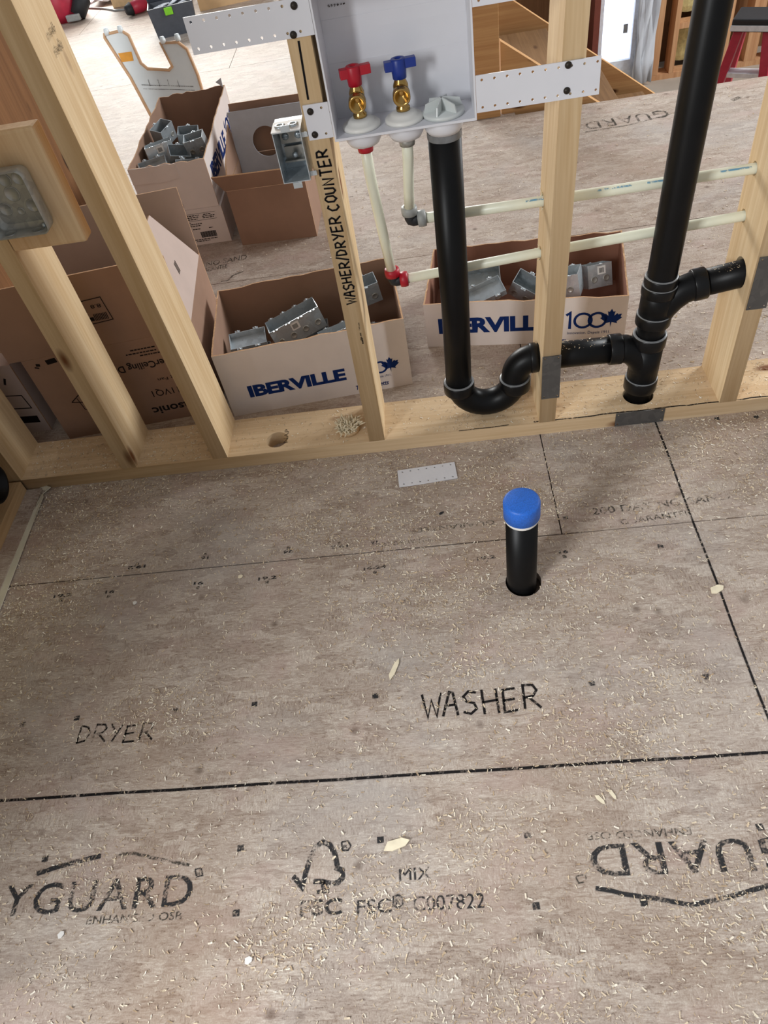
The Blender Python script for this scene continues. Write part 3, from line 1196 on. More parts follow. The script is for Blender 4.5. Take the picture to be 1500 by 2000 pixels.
dpart('wye_branch', m)
hub((0.535, YP, 0.3245), (0.562, YP, 0.3285), 0.0335, False)
m = MB()
m.tube([(0.55, YP, 0.327), (0.66, YP, 0.3425), (0.95, YP, 0.38)], 0.0282, 28)
dpart('vent_branch', m, None, False)

# ---- water tubing
YX = 0.107


def water(name, label, path1, elbow, path2, ring_m, top_m, top_ring):
    t = tag(empty(name, path2[-1]), label, 'tube')
    m = MB()
    m.tube(path1, 0.0102, 16)
    wp(m.build('drop_tube', M['pex'], None, True), t)
    m = MB()
    m.tube(path2, 0.0102, 16)
    run = wp(m.build('run_tube', M['pex'], None, True), t)
    e = Vector(elbow)
    m = MB()
    m.tube([e + Vector((0, 0, 0.022)), e + Vector((0, 0, 0.006)), e + Vector((0.0015, 0, 0.0015)), e + Vector((0.006, 0, 0)), e + Vector((0.026, 0, 0.001))], 0.0118, 16)
    wp(m.build('elbow', M['rubber'], None, True), t)
    for p, d in ((e + Vector((-0.0003, 0, 0.012)), (0, 0, 1)), (e + Vector((0.014, 0, 0.0008)), (1, 0, 0.04))):
        m = MB()
        m.lathe([(0.0105, 0), (0.0155, 0.001), (0.0165, 0.010), (0.0155, 0.017), (0.0105, 0.018)], p, d, 20)
        wp(m.build('expansion_ring', ring_m, None, True), t)
    m = MB()
    m.lathe([(0.0100, 0), (0.0135, 0.0), (0.0145, 0.006), (0.0145, 0.014), (0.0100, 0.014)], top_ring[0], top_ring[1], 20)
    wp(m.build('top_ring', top_m, None, True), t)
    # printed marks along the run
    m = MB()
    m.keep = True
    a, b = Vector(path2[0]), Vector(path2[-1])
    for s0, s1 in ((0.22, 0.30), (0.36, 0.43), (0.46, 0.53), (0.60, 0.66), (0.70, 0.76)):
        m.ribbon([(s0, 0), (s1, 0)], 0.0035 / 1.0, frame((0, 0, 0), (1, 0, 0), (0, 1, 0)))
    for v in m.b.verts:
        s, w = v.co.x, v.co.y
        c = a + (b - a) * s
        ang = math.radians(140) + w / 0.0106
        v.co = c + Vector((0, math.cos(ang) * 0.0106, math.sin(ang) * 0.0106))
    o = m.build('tube_print', M['pex_print'])
    o['kind'] = 'stuff'
    wp(o, t)
    o.parent = run
    return t


water('water_tube', 'ivory hot water tube with red rings dropping from the white box', [(-0.1005, 0.044, Z0 - 0.026), (-0.1005, 0.048, 0.66), (-0.0955, 0.085, 0.52), (-0.0905, YX, 0.415)],
      (-0.0900, YX, 0.400), [(-0.075, YX, 0.4008), (0.22, YX, 0.4205), (0.64, YX, 0.4415), (0.95, YX, 0.456)], M['red'], M['red'], ((-0.1005, 0.044, Z0 - 0.041), (0, 0, 1)))
water('water_tube', 'ivory cold water tube with grey rings beside the black standpipe', [(-0.0255, 0.044, Z0 - 0.026), (-0.027, 0.046, 0.68), (-0.034, 0.085, 0.60), (-0.0375, YX, 0.55)],
      (-0.0378, YX, 0.530), [(-0.022, YX, 0.5308), (0.22, YX, 0.531), (0.64, YX, 0.5365), (0.95, YX, 0.541)], M['grey'], M['galv_d'], ((-0.0255, 0.044, Z0 - 0.041), (0, 0, 1)))

# ---- capped pipe stub rising through the floor
sb = tag(empty('drain_stub', (STUB[0], STUB[1], 0.0)), 'short black pipe stub with blue cap standing in the floor', 'pipe')
m = MB()
m.tube([(STUB[0], STUB[1], -0.2), (STUB[0] + 0.001, STUB[1] + 0.002, 0.222)], RP, 36)
wp(m.build('pipe', M['abs'], None, False), sb)
m = MB()
m.lathe([(0.0305, 0.0), (0.0338, 0.001), (0.0338, 0.036), (0.0325, 0.040), (0.029, 0.0415), (0, 0.0415)], (STUB[0] + 0.001, STUB[1] + 0.002, 0.207), (0, 0, 1), 40)
wp(m.build('cap', M['capblue'], None, True), sb)
m = MB()
m.lathe([(0.0306, 0.0), (0.0318, 0.002), (0.0318, 0.008), (0.0306, 0.009)], (STUB[0] + 0.001, STUB[1] + 0.002, 0.198), (0, 0, 1), 36)
wp(m.build('cap_skirt', M['white2'], None, True), sb)

# ---- black pipe end in the left corner
cpip = tag(empty('corner_pipe', (-1.14, -0.135, 0.0)), 'large black pipe end sticking out at the left corner', 'pipe')
m = MB()
m.lathe([(0.044, 0.0), (0.044, 0.05), (0.048, 0.051), (0.048, 0.09), (0.0465, 0.092), (0.040, 0.092), (0.040, 0.03), (0.0, 0.03)], (-1.16, -0.125, 0.150), (1, 0, 0), 36)
wp(m.build('pipe', M['abs'], None, True), cpip)
m = MB()
m.lathe([(0.048, 0.0), (0.05, 0.002), (0.05, 0.02), (0.048, 0.022)], (-1.105, -0.125, 0.150), (1, 0, 0), 36)
wp(m.build('coupling', M['abs_ring'], None, True), cpip)

# ================================================================== ELECTRICAL
# ---- pine block and four inch box on the first stud
m = MB()
m.box(-0.7985, -0.650, 0.0, 0.038, 0.632, 0.842, None, None, 0.006)
blk = tag(m.build('wood_block', M['pine']), 'pine block with a knot fixed beside the leftmost stud', 'block')

jb = tag(empty('junction_box', (-0.742, -0.004, 0.676)), 'square galvanised junction box screwed to the pine block', 'junction box')
jx0, jx1, jz0, jz1, jy = -0.796, -0.688, 0.677, 0.790, -0.0415


def rrect(x0, x1, z0, z1, r, n=5):
    pts = []
    for cx, cz, a in ((x1 - r, z1 - r, 0), (x0 + r, z1 - r, 90), (x0 + r, z0 + r, 180), (x1 - r, z0 + r, 270)):
        for k in range(n + 1):
            t = math.radians(a + 90 * k / n)
            pts.append((cx + r * math.cos(t), cz + r * math.sin(t)))
    return pts


m = MB()
rings = []
for ins, y, r in ((0, jy, 0.012), (0.0, jy + 0.030, 0.012), (0.002, -0.006, 0.012), (0.009, -0.0008, 0.014)):
    rings.append([m.b.verts.new((a, y, b)) for a, b in rrect(jx0 + ins, jx1 - ins, jz0 + ins, jz1 - ins, r)])
inner = []
for ins, y, r in ((0.010, -0.0026, 0.012), (0.0035, -0.008, 0.011), (0.0015, jy + 0.030, 0.011), (0.0015, jy, 0.011)):
    inner.append([m.b.verts.new((a, y, b)) for a, b in rrect(jx0 + ins, jx1 - ins, jz0 + ins, jz1 - ins, r)])
allr = rings + inner
m.b.faces.new(rings[-1])
m.b.faces.new(inner[0])
for seq in (rings, inner, [inner[-1], rings[0]]):
    for a, b in zip(seq, seq[1:]):
        n = len(a)
        for j in range(n):
            f = m.b.faces.new((a[j], a[(j + 1) % n], b[(j + 1) % n], b[j]))
            f.smooth = True
wp(m.build('shell', M['galv_d']), jb)
for x, z, r in ((-0.768, 0.765, .011), (-0.742, 0.765, .011), (-0.716, 0.765, .011), (-0.768, 0.715, .011), (-0.742, 0.740, 0.013), (-0.716, 0.715, .011), (-0.742, .708, .006)):
    m = MB()
    m.lathe([(r + .0012, 0), (r + 0.0006, 0.0012), (r - 0.0004, 0.0012), (r - 0.001, 0.0004), (0, 0.0006)], (x, -0.0027, z), (0, -1, 0), 20)
    wp(m.build('knockout', M['galv_d'], None, True), jb)
for x in (-0.772, -0.718):
    m = MB()
    m.lathe([(0.0115, 0), (0.011, 0.0012), (0.0098, 0.0012), (0.0095, 0.0003), (0, 0.0005)], (x, -0.022, jz0 + 0.0016), (0, 0, 1), 20)
    wp(m.build('knockout', M['galv_d'], None, True), jb)
m = MB()
m.lathe([(0, 0.006), (0.003, 0.0055), (0.0045, 0.003), (0.0045, 0)], (-0.708, -0.012, jz0 + 0.002), (0, 0, 1), 12)
wp(m.build('screw', M['galv'], None, True), jb)

# ---- single gang device box on the third stud
db = tag(empty('device_box', (-0.2235, -0.012, 0.690)), 'single open steel device box fixed to the note bearing stud', 'device box')
bx0, bx1, bz0, bz1, by0, by1 = -0.2500, -0.2010, 0.690, 0.776, -0.0130, 0.050


def bpart(name, mb, mat=M['galv'], smooth=False):
    return wp(mb.build(name, mat, None, smooth), db)


m = MB()
th = 0.0014
m.box(bx0, bx0 + th, by0, by1, bz0, bz1)
m.box(bx1 - th, bx1, by0, by1, bz0, bz1)
m.box(bx0 + th, bx1 - th, by0, by1, bz0, bz0 + th)
m.box(bx0 + th, bx1 - th, by0, by1, bz1 - th, bz1)
m.box(bx0 + th, bx1 - th, by1 - th, by1, bz0 + th, bz1 - th)
bpart('shell', m)
m = MB()
m.box(bx0 - 0.001, bx1 + 0.001, by0 - 0.0005, by1 - 0.018, bz1 + 0.0002, bz1 + 0.0012)
bpart('paper_label', m, M['sticker'])
for x in (bx0 + 0.013, bx1 - 0.013):
    m = MB()
    m.lathe([(0.0095, 0), (0.0095, 0.0022), (0.0065, 0.003), (0.0050, 0.003), (0.0045, 0.0008), (0, 0.0008)], (x, by0 + 0.022, bz1 + 0.0012), (0, 0, 1), 20)
    bpart('cable_clamp_knockout', m, M['galv'], True)
    for z in (bz1 - 0.026,):
        m = MB()
        m.lathe([(0, 0.004), (0.004, 0.0035), (0.0062, 0.0012), (0.0065, 0)], (x, by1 - 0.012, z), (0, -1, 0), 16)
        m.box(x - 0.0045, x + 0.0045, by1 - 0.0168, by1 - 0.0158, z - 0.0008, z + 0.0008)
        bpart('clamp_screw', m, M['galv'], True)
m = MB()
m.box(bx0 + 0.004, bx1 - 0.004, by1 - 0.012, by1 - 0.010, bz1 - 0.038, bz1 - 0.003)
m.box(bx0 + 0.004, bx1 - 0.004, by1 - 0.020, by1 - 0.010, bz0 + 0.018, bz0 + 0.021)
m.box(bx0 + 0.006, bx1 - 0.006, by1 - 0.010, by1 - 0.008, bz0 + 0.021, bz0 + 0.042)
bpart('cable_clamp', m, M['galv_d'])
m = MB()
m.lathe([(0, 0.004), (0.003, 0.0035), (0.005, 0.0012), (0.0052, 0)], ((bx0 + bx1) / 2, by1 - 0.020, bz0 + 0.030), (0, -1, 0), 14)
bpart('clamp_screw', m, M['galv'], True)
for z in (bz0 - 0.0, bz1):
    m = MB()
    s = 1 if z > 0.74 else -1
    m.box(-0.2335, -0.2175, by0 - 0.0012, by0 + 0.0002, min(z, z + s * 0.010), max(z, z + s * 0.010))
    bpart('ear_tab', m)
m = MB()
m.box(bx1, bx1 + 0.012, by0 + 0.008, by0 + 0.0092, bz0 + 0.004, bz0 + 0.012)
bpart('nail_tab', m)
m = MB()
m.box(bx1, bx1 + 0.010, by0 + 0.008, by0 + 0.0092, bz1 - 0.016, bz1 - 0.008)
bpart('nail_tab', m)

# ================================================================== ON THE FLOOR AND PLATE
lf = plate2d('strap_offcut', [(0, 0), (0.139, 0), (0.139, 0.055), (0, 0.055)],
             [circ(0.012 + 0.0195 * k, v, 0.0022, 10) for k in range(7) for v in (0.0075, 0.0475)], 0.0022,
             frame((-0.1335, -0.1295, 0.0008), (0.138, 0.009, 0), (0, 1, 0)), M['white'])
tag(lf, 'loose white perforated plastic strip lying on the floor', 'plastic strip')

pg = tag(empty('hole_saw_plug', (-0.252, 0.052, 0.038)), 'round wood plug with pale frayed fibres on the bottom plate', 'wood plug')
m = MB()
m.lathe([(0, 0), (0.028, 0), (0.028, 0.012), (0.026, 0.014), (0, 0.014)], (0, 0, 0.0004), (0.0, 0.0, 1), 24)
m.build('plug', M['plate'], pg)
m = MB()
rr = random.Random(31)
for k in range(170):
    a = rr.uniform(0, 6.283)
    r = rr.uniform(0.002, 0.026)
    b0 = Vector((r * math.cos(a), r * math.sin(a), 0.012))
    L = rr.uniform(0.010, 0.030)
    d = Vector((math.cos(a) * rr.uniform(-.3, 1.0) + rr.uniform(-.5, .5), math.sin(a) * rr.uniform(-.3, 1.0) + rr.uniform(-.5, .5), rr.uniform(0.15, 0.9))).normalized()
    m.tube([b0, b0 + d * L * 0.6, b0 + d * L + Vector((0, 0, -0.003))], [0.0026, 0.0022, 0.0006], 4)
m.build('frayed_fibres', M['fibre'], pg)

# ================================================================== CARTONS
def torn(w, h0, h1, amp, n, rr, inset=0.0):
    """top edge of a carton side: slightly wavy tear"""
    pts = []
    for k in range(n + 1):
        s = k / n
        pts.append((inset + (w - 2 * inset) * s, h0 + (h1 - h0) * s + (rr.uniform(-amp, amp) if 0 < k < n else 0)))
    return pts


CT = 0.004
FR = lambda w, d: {'front': frame((0, 0, 0), (1, 0, 0), (0, 0, 1)), 'back': frame((w, d, 0), (-1, 0, 0), (0, 0, 1)),
                   'right': frame((w, 0, 0), (0, 1, 0), (0, 0, 1)), 'left': frame((0, d, 0), (0, -1, 0), (0, 0, 1))}


def carton(name, label, loc, rz, w, d, tops, out_m, in_m, seed=1, amp=0.003, lid=False):
    """open carton; tops = (front-left, front-right, back-right, back-left) wall heights; parts: four side panels and a bottom"""
    rr = random.Random(seed)
    t = tag(empty(name, loc, rz), label, 'box')
    fr = FR(w, d)
    fl, frr, br, bl = tops
    P = {}
    for nm, ww, h0, h1, ins in (('front', w, fl, frr, 0), ('right', d, frr, br, CT), ('back', w, br, bl, 0), ('left', d, bl, fl, CT)):
        m = MB()
        top = torn(ww, h0, h1, amp, 14, rr, ins)
        m.prism([(ww - ins, 0), ] + top[::-1] + [(ins, 0)], fr[nm], CT, out_m, in_m, M['card_edge'])
        P[nm] = m.build('side_panel', None, t)
    m = MB()
    m.box(CT, w - CT, CT, d - CT, 0.0, CT)
    P['bottom'] = m.build('bottom_panel', in_m, t)
    if lid:
        m = MB()
        m.box(0, w, 0, d, fl, fl + CT)
        P['lid'] = m.build('top_panel', out_m, t)
    P['root'] = t
    P['fr'] = fr
    return P


def off(Mx, n=ZI):
    return Mx @ Matrix.Translation((0, 0, n))


def leaf(m, Mx, x, y, s):
    pts = [(0, -.5), (.04, -.22), (.3, -.3), (.26, -.2), (.5, .02), (.42, .06), (.47, .22), (.3, .18), (.27, .26), (.13, .12), (.17, .38), (.09, .33), (0, .5)]
    poly = pts + [(-a, b) for a, b in pts[::-1][1:-1]]
    f = m.b.faces.new([m.b.verts.new(Mx @ Vector((x + a * s, y + b * s, 0))) for a, b in poly])
    return f


def brand_print(P, side, x0, xb, z0, h, w, hundred_x, hx, leaf_s, small=True):
    """IBERVILLE / 100 maple leaf print on one side panel"""
    Mx = off(P['fr'][side])
    par = P[side]
    m = MB()
    m.keep = True
    lettering(m, 'IBERVILLE', w, h, Mx, 0.045, 0, 0.95, (x0, z0))
    m.build('lettering', M['navy'], par)
    m = MB()
    m.keep = True
    zc = z0 + h * 0.5
    m.ribbon([(hundred_x, zc + h * .38), (hundred_x + h * .22, zc + h * .55), (hundred_x + h * .22, zc - h * .55)], h * 0.17, Mx)
    for k in (0.95, 1.75):
        m.ribbon(circ(hundred_x + h * k, zc, h * 0.47, 22), h * 0.15, Mx, True)
    leaf(m, Mx, hundred_x + h * 2.5, zc + h * 0.1, leaf_s)
    m.build('emblem', M['navy'], par)
    if small:
        m = MB()
        m.keep = True
        lettering(m, 'Innovation. Depuis 1911.', hx, h * 0.2, Mx, 0, 0, 1, (hundred_x + h * .1, z0 - h * 0.42))
        m.build('lettering', M['navy'], par)
        m = MB()
        m.keep = True
        lettering(m, 'Thomas&Betts', hx * 1.05, h * 0.40, Mx, 0.02, 0.2, 1, (hundred_x - h * .3, z0 - h * 1.15))
        m.build('lettering', M['navy'], par)


# ---- A: the open white carton in the middle
rA = math.atan2(0.05, 0.49)
A = carton('open_carton', 'open white carton of steel boxes nearest the studs, printed in navy', (-0.58, 0.2, 0.0002), rA, 0.494, 0.318, (0.201, 0.207, 0.200, 0.198), M['card_w'], M['card_in'], 3)
brand_print(A, 'front', 0.060, 0, 0.056, 0.036, 0.262, 0.352, 0.085, 0.048)
# ---- B: the wide low carton on the right
rB = math.radians(-8.5)
B = carton('open_carton', 'wide low white carton behind the trap with maple leaf print', (-0.04, 0.406, 0.0002), rB, 0.532, 0.292, (0.138, 0.138, 0.158, 0.135), M['card_w'], plain('reddish_cardboard_inside', (150, 104, 84), 0.85, 0, 0.06, 12), 5)
brand_print(B, 'front', 0.036, 0, 0.046, 0.046, 0.300, 0.378, 0.112, 0.056)
# ---- D and C: stacked cartons further back
D = carton('closed_carton', 'closed white carton with a barcode label under the torn carton', (-1.0, 1.195, 0.0002), 0.0, 0.277, 0.58, (0.128, 0.128, 0.128, 0.128), M['card_w'], M['card_in'], 7, 0.0, True)
Mx = off(D['fr']['front'])
m = MB()
m.keep = True
rr = random.Random(3)
for z, x0, x1 in ((0.110, .125, .19), (0.1035, .125, .185), (0.097, .125, .18), (0.110, .205, .232), (0.104, .2, .245), (0.098, .2, .24), (0.085, .125, .15), (0.079, .135, .19), (0.072, .145, .185), (0.060, .15, .18), (.060, .21, .225), (.05, .125, .14), (0.02, .145, .23), (.014, .15, .2)):
    x = x0
    while x < x1:
        L = rr.uniform(.004, .012)
        m.ribbon([(x, z), (min(x + L, x1), z)], 0.003, Mx)
        x += L + .002
for k in range(18):
    m.ribbon([(.175 + .0032 * k, .026), (.175 + .0032 * k, .048)], 0.0022 if k % 3 else 0.0028, Mx)
for z in (.116, .091):
    m.ribbon([(.12, z), (.25, z)], 0.001, Mx)
m.build('carton_label_print', M['black_print'], D['front'])
C = carton('open_carton', 'torn white carton of steel boxes stacked on the closed carton', (-0.998, 1.197, 0.1328), 0.0, 0.268, 0.585, (0.165, 0.162, 0.196, 0.190), M['card_w'], M['card_in'], 9, 0.004)
Mx = off(C['fr']['right'])
m = MB()
m.keep = True
lettering(m, 'IBERVILLE', 0.31, 0.058, Mx, 0.045, 0, 0.95, (0.045, 0.062))
m.build('lettering', M['navy'], C['right'])
m = MB()
m.keep = True
m.ribbon([(.39, .11), (.402, .125), (.402, .06)], 0.010, Mx)
for k in (.445, .49):
    m.ribbon(circ(k, .092, .03, 20), 0.010, Mx, True)
leaf(m, Mx, .535, .10, .06)
m.build('emblem', M['navy'], C['right'])
m = MB()
m.keep = True
lettering(m, 'IBE', 0.03, 0.012, off(C['fr']['front']), 0.04, 0, 1, (0.115, 0.012))
m.build('lettering', M['navy'], C['front'])
# torn flap hanging over its front edge
m = MB()
m.prism([(0.0, 0.0), (0.12, -0.006), (0.17, 0.004), (0.165, 0.05), (0.0, 0.052)], C['fr']['front'] @ Matrix.Translation((0.0, 0.112, 0.003)), 0.002, M['card_w'])
m.build('torn_flap', None, C['root'])
# little twist of tape standing on its back corner
m = MB()
m.prism([(0, 0), (0.03, 0.012), (0.006, 0.030)], frame((0.262, 0.575, 0.193), (-1, 0.3, 0.2), (0, 0.1, 1)), 0.002, M['film'])
m.build('tape_twist', None, C['root'])

# ---- E: brown carton with its flaps open
E_ = carton('open_carton', 'plain brown carton with open flaps beside the stacked white cartons', (-0.676, 1.147, 0.0002), -0.035, 0.275, 0.30, (0.197, 0.197, 0.197, 0.197), M['card'], M['card_in'], 13, 0.0006)
er = E_['root']


def flap(parent, o, u, v, poly, m0, m1, t=0.004):
    m = MB()
    m.prism(poly, frame(o, u, v), t, m0, m1, M['card_edge'])
    return m.build('flap', None, parent)


flap(er, (0, -0.0005, 0.198), (1, 0, 0), (0, -0.55, 0.83), [(-0.004, 0), (0.279, 0), (0.288, 0.078), (-0.022, 0.082)], M['card'], M['card_in'])
flap(er, (0.276, 0, 0.198), (0, 1, 0), (0.6, 0, 0.6), [(0.004, 0), (0.296, 0), (0.29, 0.06), (0.01, 0.06)], M['card'], M['card_in'])
flap(er, (-0.0005, 0.30, 0.199), (0, -1, 0), (-0.10, 0, 1), [(0.0, 0), (0.28, 0), (0.20, 0.05), (0.02, 0.11)], M['card'], M['card'])
flap(er, (0.275, 0.3005, 0.198), (-1, 0, 0), (0, 0.10, 1), [(0, 0), (0.272, 0), (0.272, 0.165), (0, 0.165)], M['card'], M['card'])
gp_ = plate2d('grey_insert', [(0, 0), (0.058, 0), (0.058, 0.055), (0.16, 0.055), (0.16, 0.02), (0.262, 0.02), (0.262, 0.285), (0, 0.285)], [circ(0.118, 0.178, 0.050, 36)], 0.004,
              frame((-0.667, 1.385, 0.066), (1, -0.035, 0), (0, 0.15, 1)), M['grey_card'])
tag(gp_, 'grey board with a round cut out standing inside the brown carton', 'board')

# ---- F: the fan carton with flaps up behind the left studs
rF = math.atan2(0.046, 0.43)
Fw, Fd, Fh = 0.437, 0.385, 0.266
Fc = carton('fan_carton', 'large brown fan carton with raised flaps behind the left studs', (-1.052, 0.187, 0.0002), rF, Fw, Fd, (Fh, Fh, Fh, Fh), M['card'], M['card_in'], 15, 0.0)
fr_ = Fc['root']
flap(fr_, (0, 0.0, Fh + 0.0005), (1, 0, 0), (0, 0.03, 1), [(-0.03, 0), (Fw, 0), (Fw + 0.004, 0.195), (-0.04, 0.190)], M['card'], M['card_in'])
flap(fr_, (Fw, Fd, Fh + 0.0005), (-1, 0, 0), (0, 0.06, 1), [(0, 0), (Fw, 0), (Fw, 0.185), (0, 0.185)], M['card_pink'], M['card_pink'])
flap(fr_, (Fw, 0.004, Fh + 0.0005), (0, 1, 0), (-0.35, 0, 1), [(0.01, 0), (Fd - 0.02, 0), (Fd - 0.12, 0.19), (0.03, 0.20)], M['card_pink'], M['card_pink'])
flap(fr_, (0, Fd, Fh + 0.0005), (0, -1, 0), (-1, 0, 0.25), [(0.02, 0), (Fd - 0.02, 0), (Fd - 0.04, 0.07), (0.04, 0.07)], M['card_pink'], M['card_pink'])
# print, upside down on the front
Mx = off(Fc['fr']['front'])


def updown(s, x1, z1, w, h, bold=0.0):
    """upside down print whose last letter ends at the left; (x1, z1) is the right end of its baseline (on top)"""
    m = MB()
    m.keep = True
    q = Mx @ Matrix.Translation((x1, z1, 0)) @ Matrix.Rotation(math.pi, 4, 'Z')
    lettering(m, s, w, h, q, bold)
    m.build('lettering', M['black_print'], Fc['front'])


updown('Panasonic', 0.418, 0.052, 0.164, 0.026, 0.02)
updown('FV-0511VQ1', 0.418, 0.106, 0.144, 0.021, 0.0)
updown('Ventilating Fan', 0.430, 0.142, 0.125, 0.010, 0.0)
updown('WhisperCeiling DC', 0.413, 0.198, 0.213, 0.021, 0.012)
for i, (x1, z1, w) in enumerate(((0.335, 0.238, 0.062), (0.335, 0.228, 0.075), (0.345, 0.219, 0.05), (0.40, 0.236, 0.05), (.40, .226, .04))):
    m = MB()
    m.keep = True
    x = x1
    rr = random.Random(i)
    while x > x1 - w:
        L = rr.uniform(.004, .010)
        m.ribbon([(x, z1), (x - L, z1)], 0.0035, Mx)
        x -= L + .002
    m.build('carton_print', M['black_print'], Fc['front'])
m = MB()
m.keep = True
# product line drawing and small marks near the left
m.ribbon([(.062, .118), (.10, .145), (.145, .158)], 0.0025, Mx)
m.ribbon([(.062, .118), (.125, .104), (.17, .100)], 0.0025, Mx)
m.ribbon([(.08, .128), (.085, .088), (.14, .072)], 0.002, Mx)
m.ribbon([(.125, .098), (.20, .098)], 0.040, Mx)
m.ribbon([(.13, .132), (.20, .138)], 0.022, Mx)
m.ribbon([(.058, .250), (.085, .253)], 0.014, Mx)
m.ribbon([(.030, .248), (.040, .246)], 0.008, Mx)
m.ribbon([(.024, .242), (.034, .238)], 0.004, Mx)
m.build('carton_drawing', M['black_print'], Fc['front'])
# label frame on the front flap
m = MB()
m.keep = True
q = frame((0, -0.0008, Fh + 0.0005), (1, 0, 0), (0, 0.03, 1))
q = off(q, 0.0004)
m.ribbon([(.185, .062), (.268, .066), (.262, .128), (.180, .124), (.185, .062)], 0.002, q)
m.ribbon([(.195, .075), (.225, .076)], 0.010, q)
m.ribbon([(.195, .105), (.215, .106)], 0.022, q)
for k in range(9):
    m.ribbon([(.228 + .0038 * k, .070), (.228 + .0038 * k, .088)], 0.002, q)
lettering(m, '8.8', 0.025, 0.010, q @ Matrix.Translation((.255, .112, 0)) @ Matrix.Rotation(math.pi, 4, 'Z'))
m.build('carton_label_print', M['black_print'], fr_)
# vent marks printed on the side flap
m = MB()
m.keep = True
q = off(frame((Fw, 0.004, Fh + 0.0005), (0, 1, 0), (-0.35, 0, 1)), 0.0008)
for k in range(3):
    m.ribbon([(.17 + .008 * k, .060), (.185 + .008 * k, .085)], 0.003, q)
m.build('carton_print', M['black_print'], fr_)

# ---- G: dark carton in the corner beyond the fan carton
G = carton('dark_carton', 'shadowed carton squeezed into the left corner beside the fan carton', (-1.256, 0.235, 0.0002), 0.0, 0.135, 0.34, (0.225, 0.225, 0.225, 0.225), M['card_pink'], M['card_in'], 17, 0.0, True)
m = MB()
m.keep = True
q = off(G['fr']['front'])
m.ribbon([(.06, .09), (.12, .085), (.115, .13), (.065, .135), (.06, .09)], 0.003, q)
m.ribbon([(.04, .05), (.12, .045)], 0.024, q)
for k in range(4):
    m.ribbon([(.03 + .02 * k, .17), (.04 + .02 * k, .19)], 0.006, q)
m.build('carton_print', M['black_print'], G['front'])

# ================================================================== STEEL BOXES IN THE CARTONS
def copy_tree(o, parent=None):
    c = o.copy()
    COL.objects.link(c)
    c.parent = parent
    for ch in list(o.children):
        copy_tree(ch, c)
    return c


def gang(w, h, d, sticker=False, ears=3):
    """open steel box, back at z = 0, mouth at z = d"""
    t = empty('steel_box')
    th = 0.0014
    m = MB()
    m.box(0, w, 0, h, 0, th)
    m.box(0, w, 0, th, th, d)
    m.box(0, w, h - th, h, th, d)
    m.box(0, th, th, h - th, th, d)
    m.box(w - th, w, th, h - th, th, d)
    m.build('shell', M['galv'], t)
    m = MB()
    for k in range(ears):
        x = w * (k + 0.5) / ears
        for y, s in ((0, -1), (h, 1)):
            m.box(x - 0.007, x + 0.007, min(y, y + s * 0.007), max(y, y + s * 0.007), d - 0.0015, d)
            m.lathe([(0.003, 0), (0.003, 0.002), (0, 0.0025)], (x, y + s * 0.004, d), (0, 0, 1), 8)
    m.build('ear_tabs', M['galv'], t)['kind'] = 'stuff'
    for k in range(max(2, ears)):
        x = w * (k + 0.5) / max(2, ears)
        m = MB()
        m.lathe([(0.0095, 0), (0.009, 0.0012), (0.007, 0.0012), (0.006, 0.0004), (0, 0.0006)], (x, 0, d * 0.36), (0, -1, 0), 14)
        m.build('knockout', M['galv_d'], t)
        m = MB()
        m.lathe([(0.0095, 0), (0.009, 0.0012), (0.007, 0.0012), (0.006, 0.0004), (0, 0.0006)], (x, h * 0.5, 0), (0, 0, -1), 14)
        m.build('knockout', M['galv_d'], t)
    if sticker:
        m = MB()
        m.box(w * .40, w * .40 + 0.024, -0.0009, -0.0003, d * .55, d * .55 + 0.022)
        s = m.build('sticker', M['sticker'], t)
        m = MB()
        m.keep = True
        q = frame((w * .40, -0.0012, d * .55), (1, 0, 0), (0, 0, 1))
        for k in range(6):
            m.ribbon([(.005 + .0025 * k, .004), (.005 + .0025 * k, .017)], 0.0013, q)
        m.build('barcode', M['black_print'], s)
    return t


PROTO = {'long': gang(0.150, 0.072, 0.062, True, 4), 'mid': gang(0.098, 0.072, 0.062, True, 2), 'one': gang(0.072, 0.050, 0.062, False, 1), 'flat': gang(0.10, 0.06, 0.018, False, 2), 'tin': gang(0.072, 0.050, 0.062, True, 1)}
_used = set()


def put(kind, loc, rot, label, group):
    o = PROTO[kind]
    if kind in _used:
        o = copy_tree(o)
    _used.add(kind)
    o.location = loc
    o.rotation_euler = tuple(math.radians(a) for a in rot)
    tag(o, label, 'steel box', group)
    return o


gA, gB, gC = 'steel boxes in the middle carton', 'steel boxes in the wide low carton', 'steel boxes in the stacked carton'


def loc_in(P, x, y, z):
    r = P['root']
    v = Matrix.Rotation(r.rotation_euler.z, 3, 'Z') @ Vector((x, y, z))
    return r.location + v


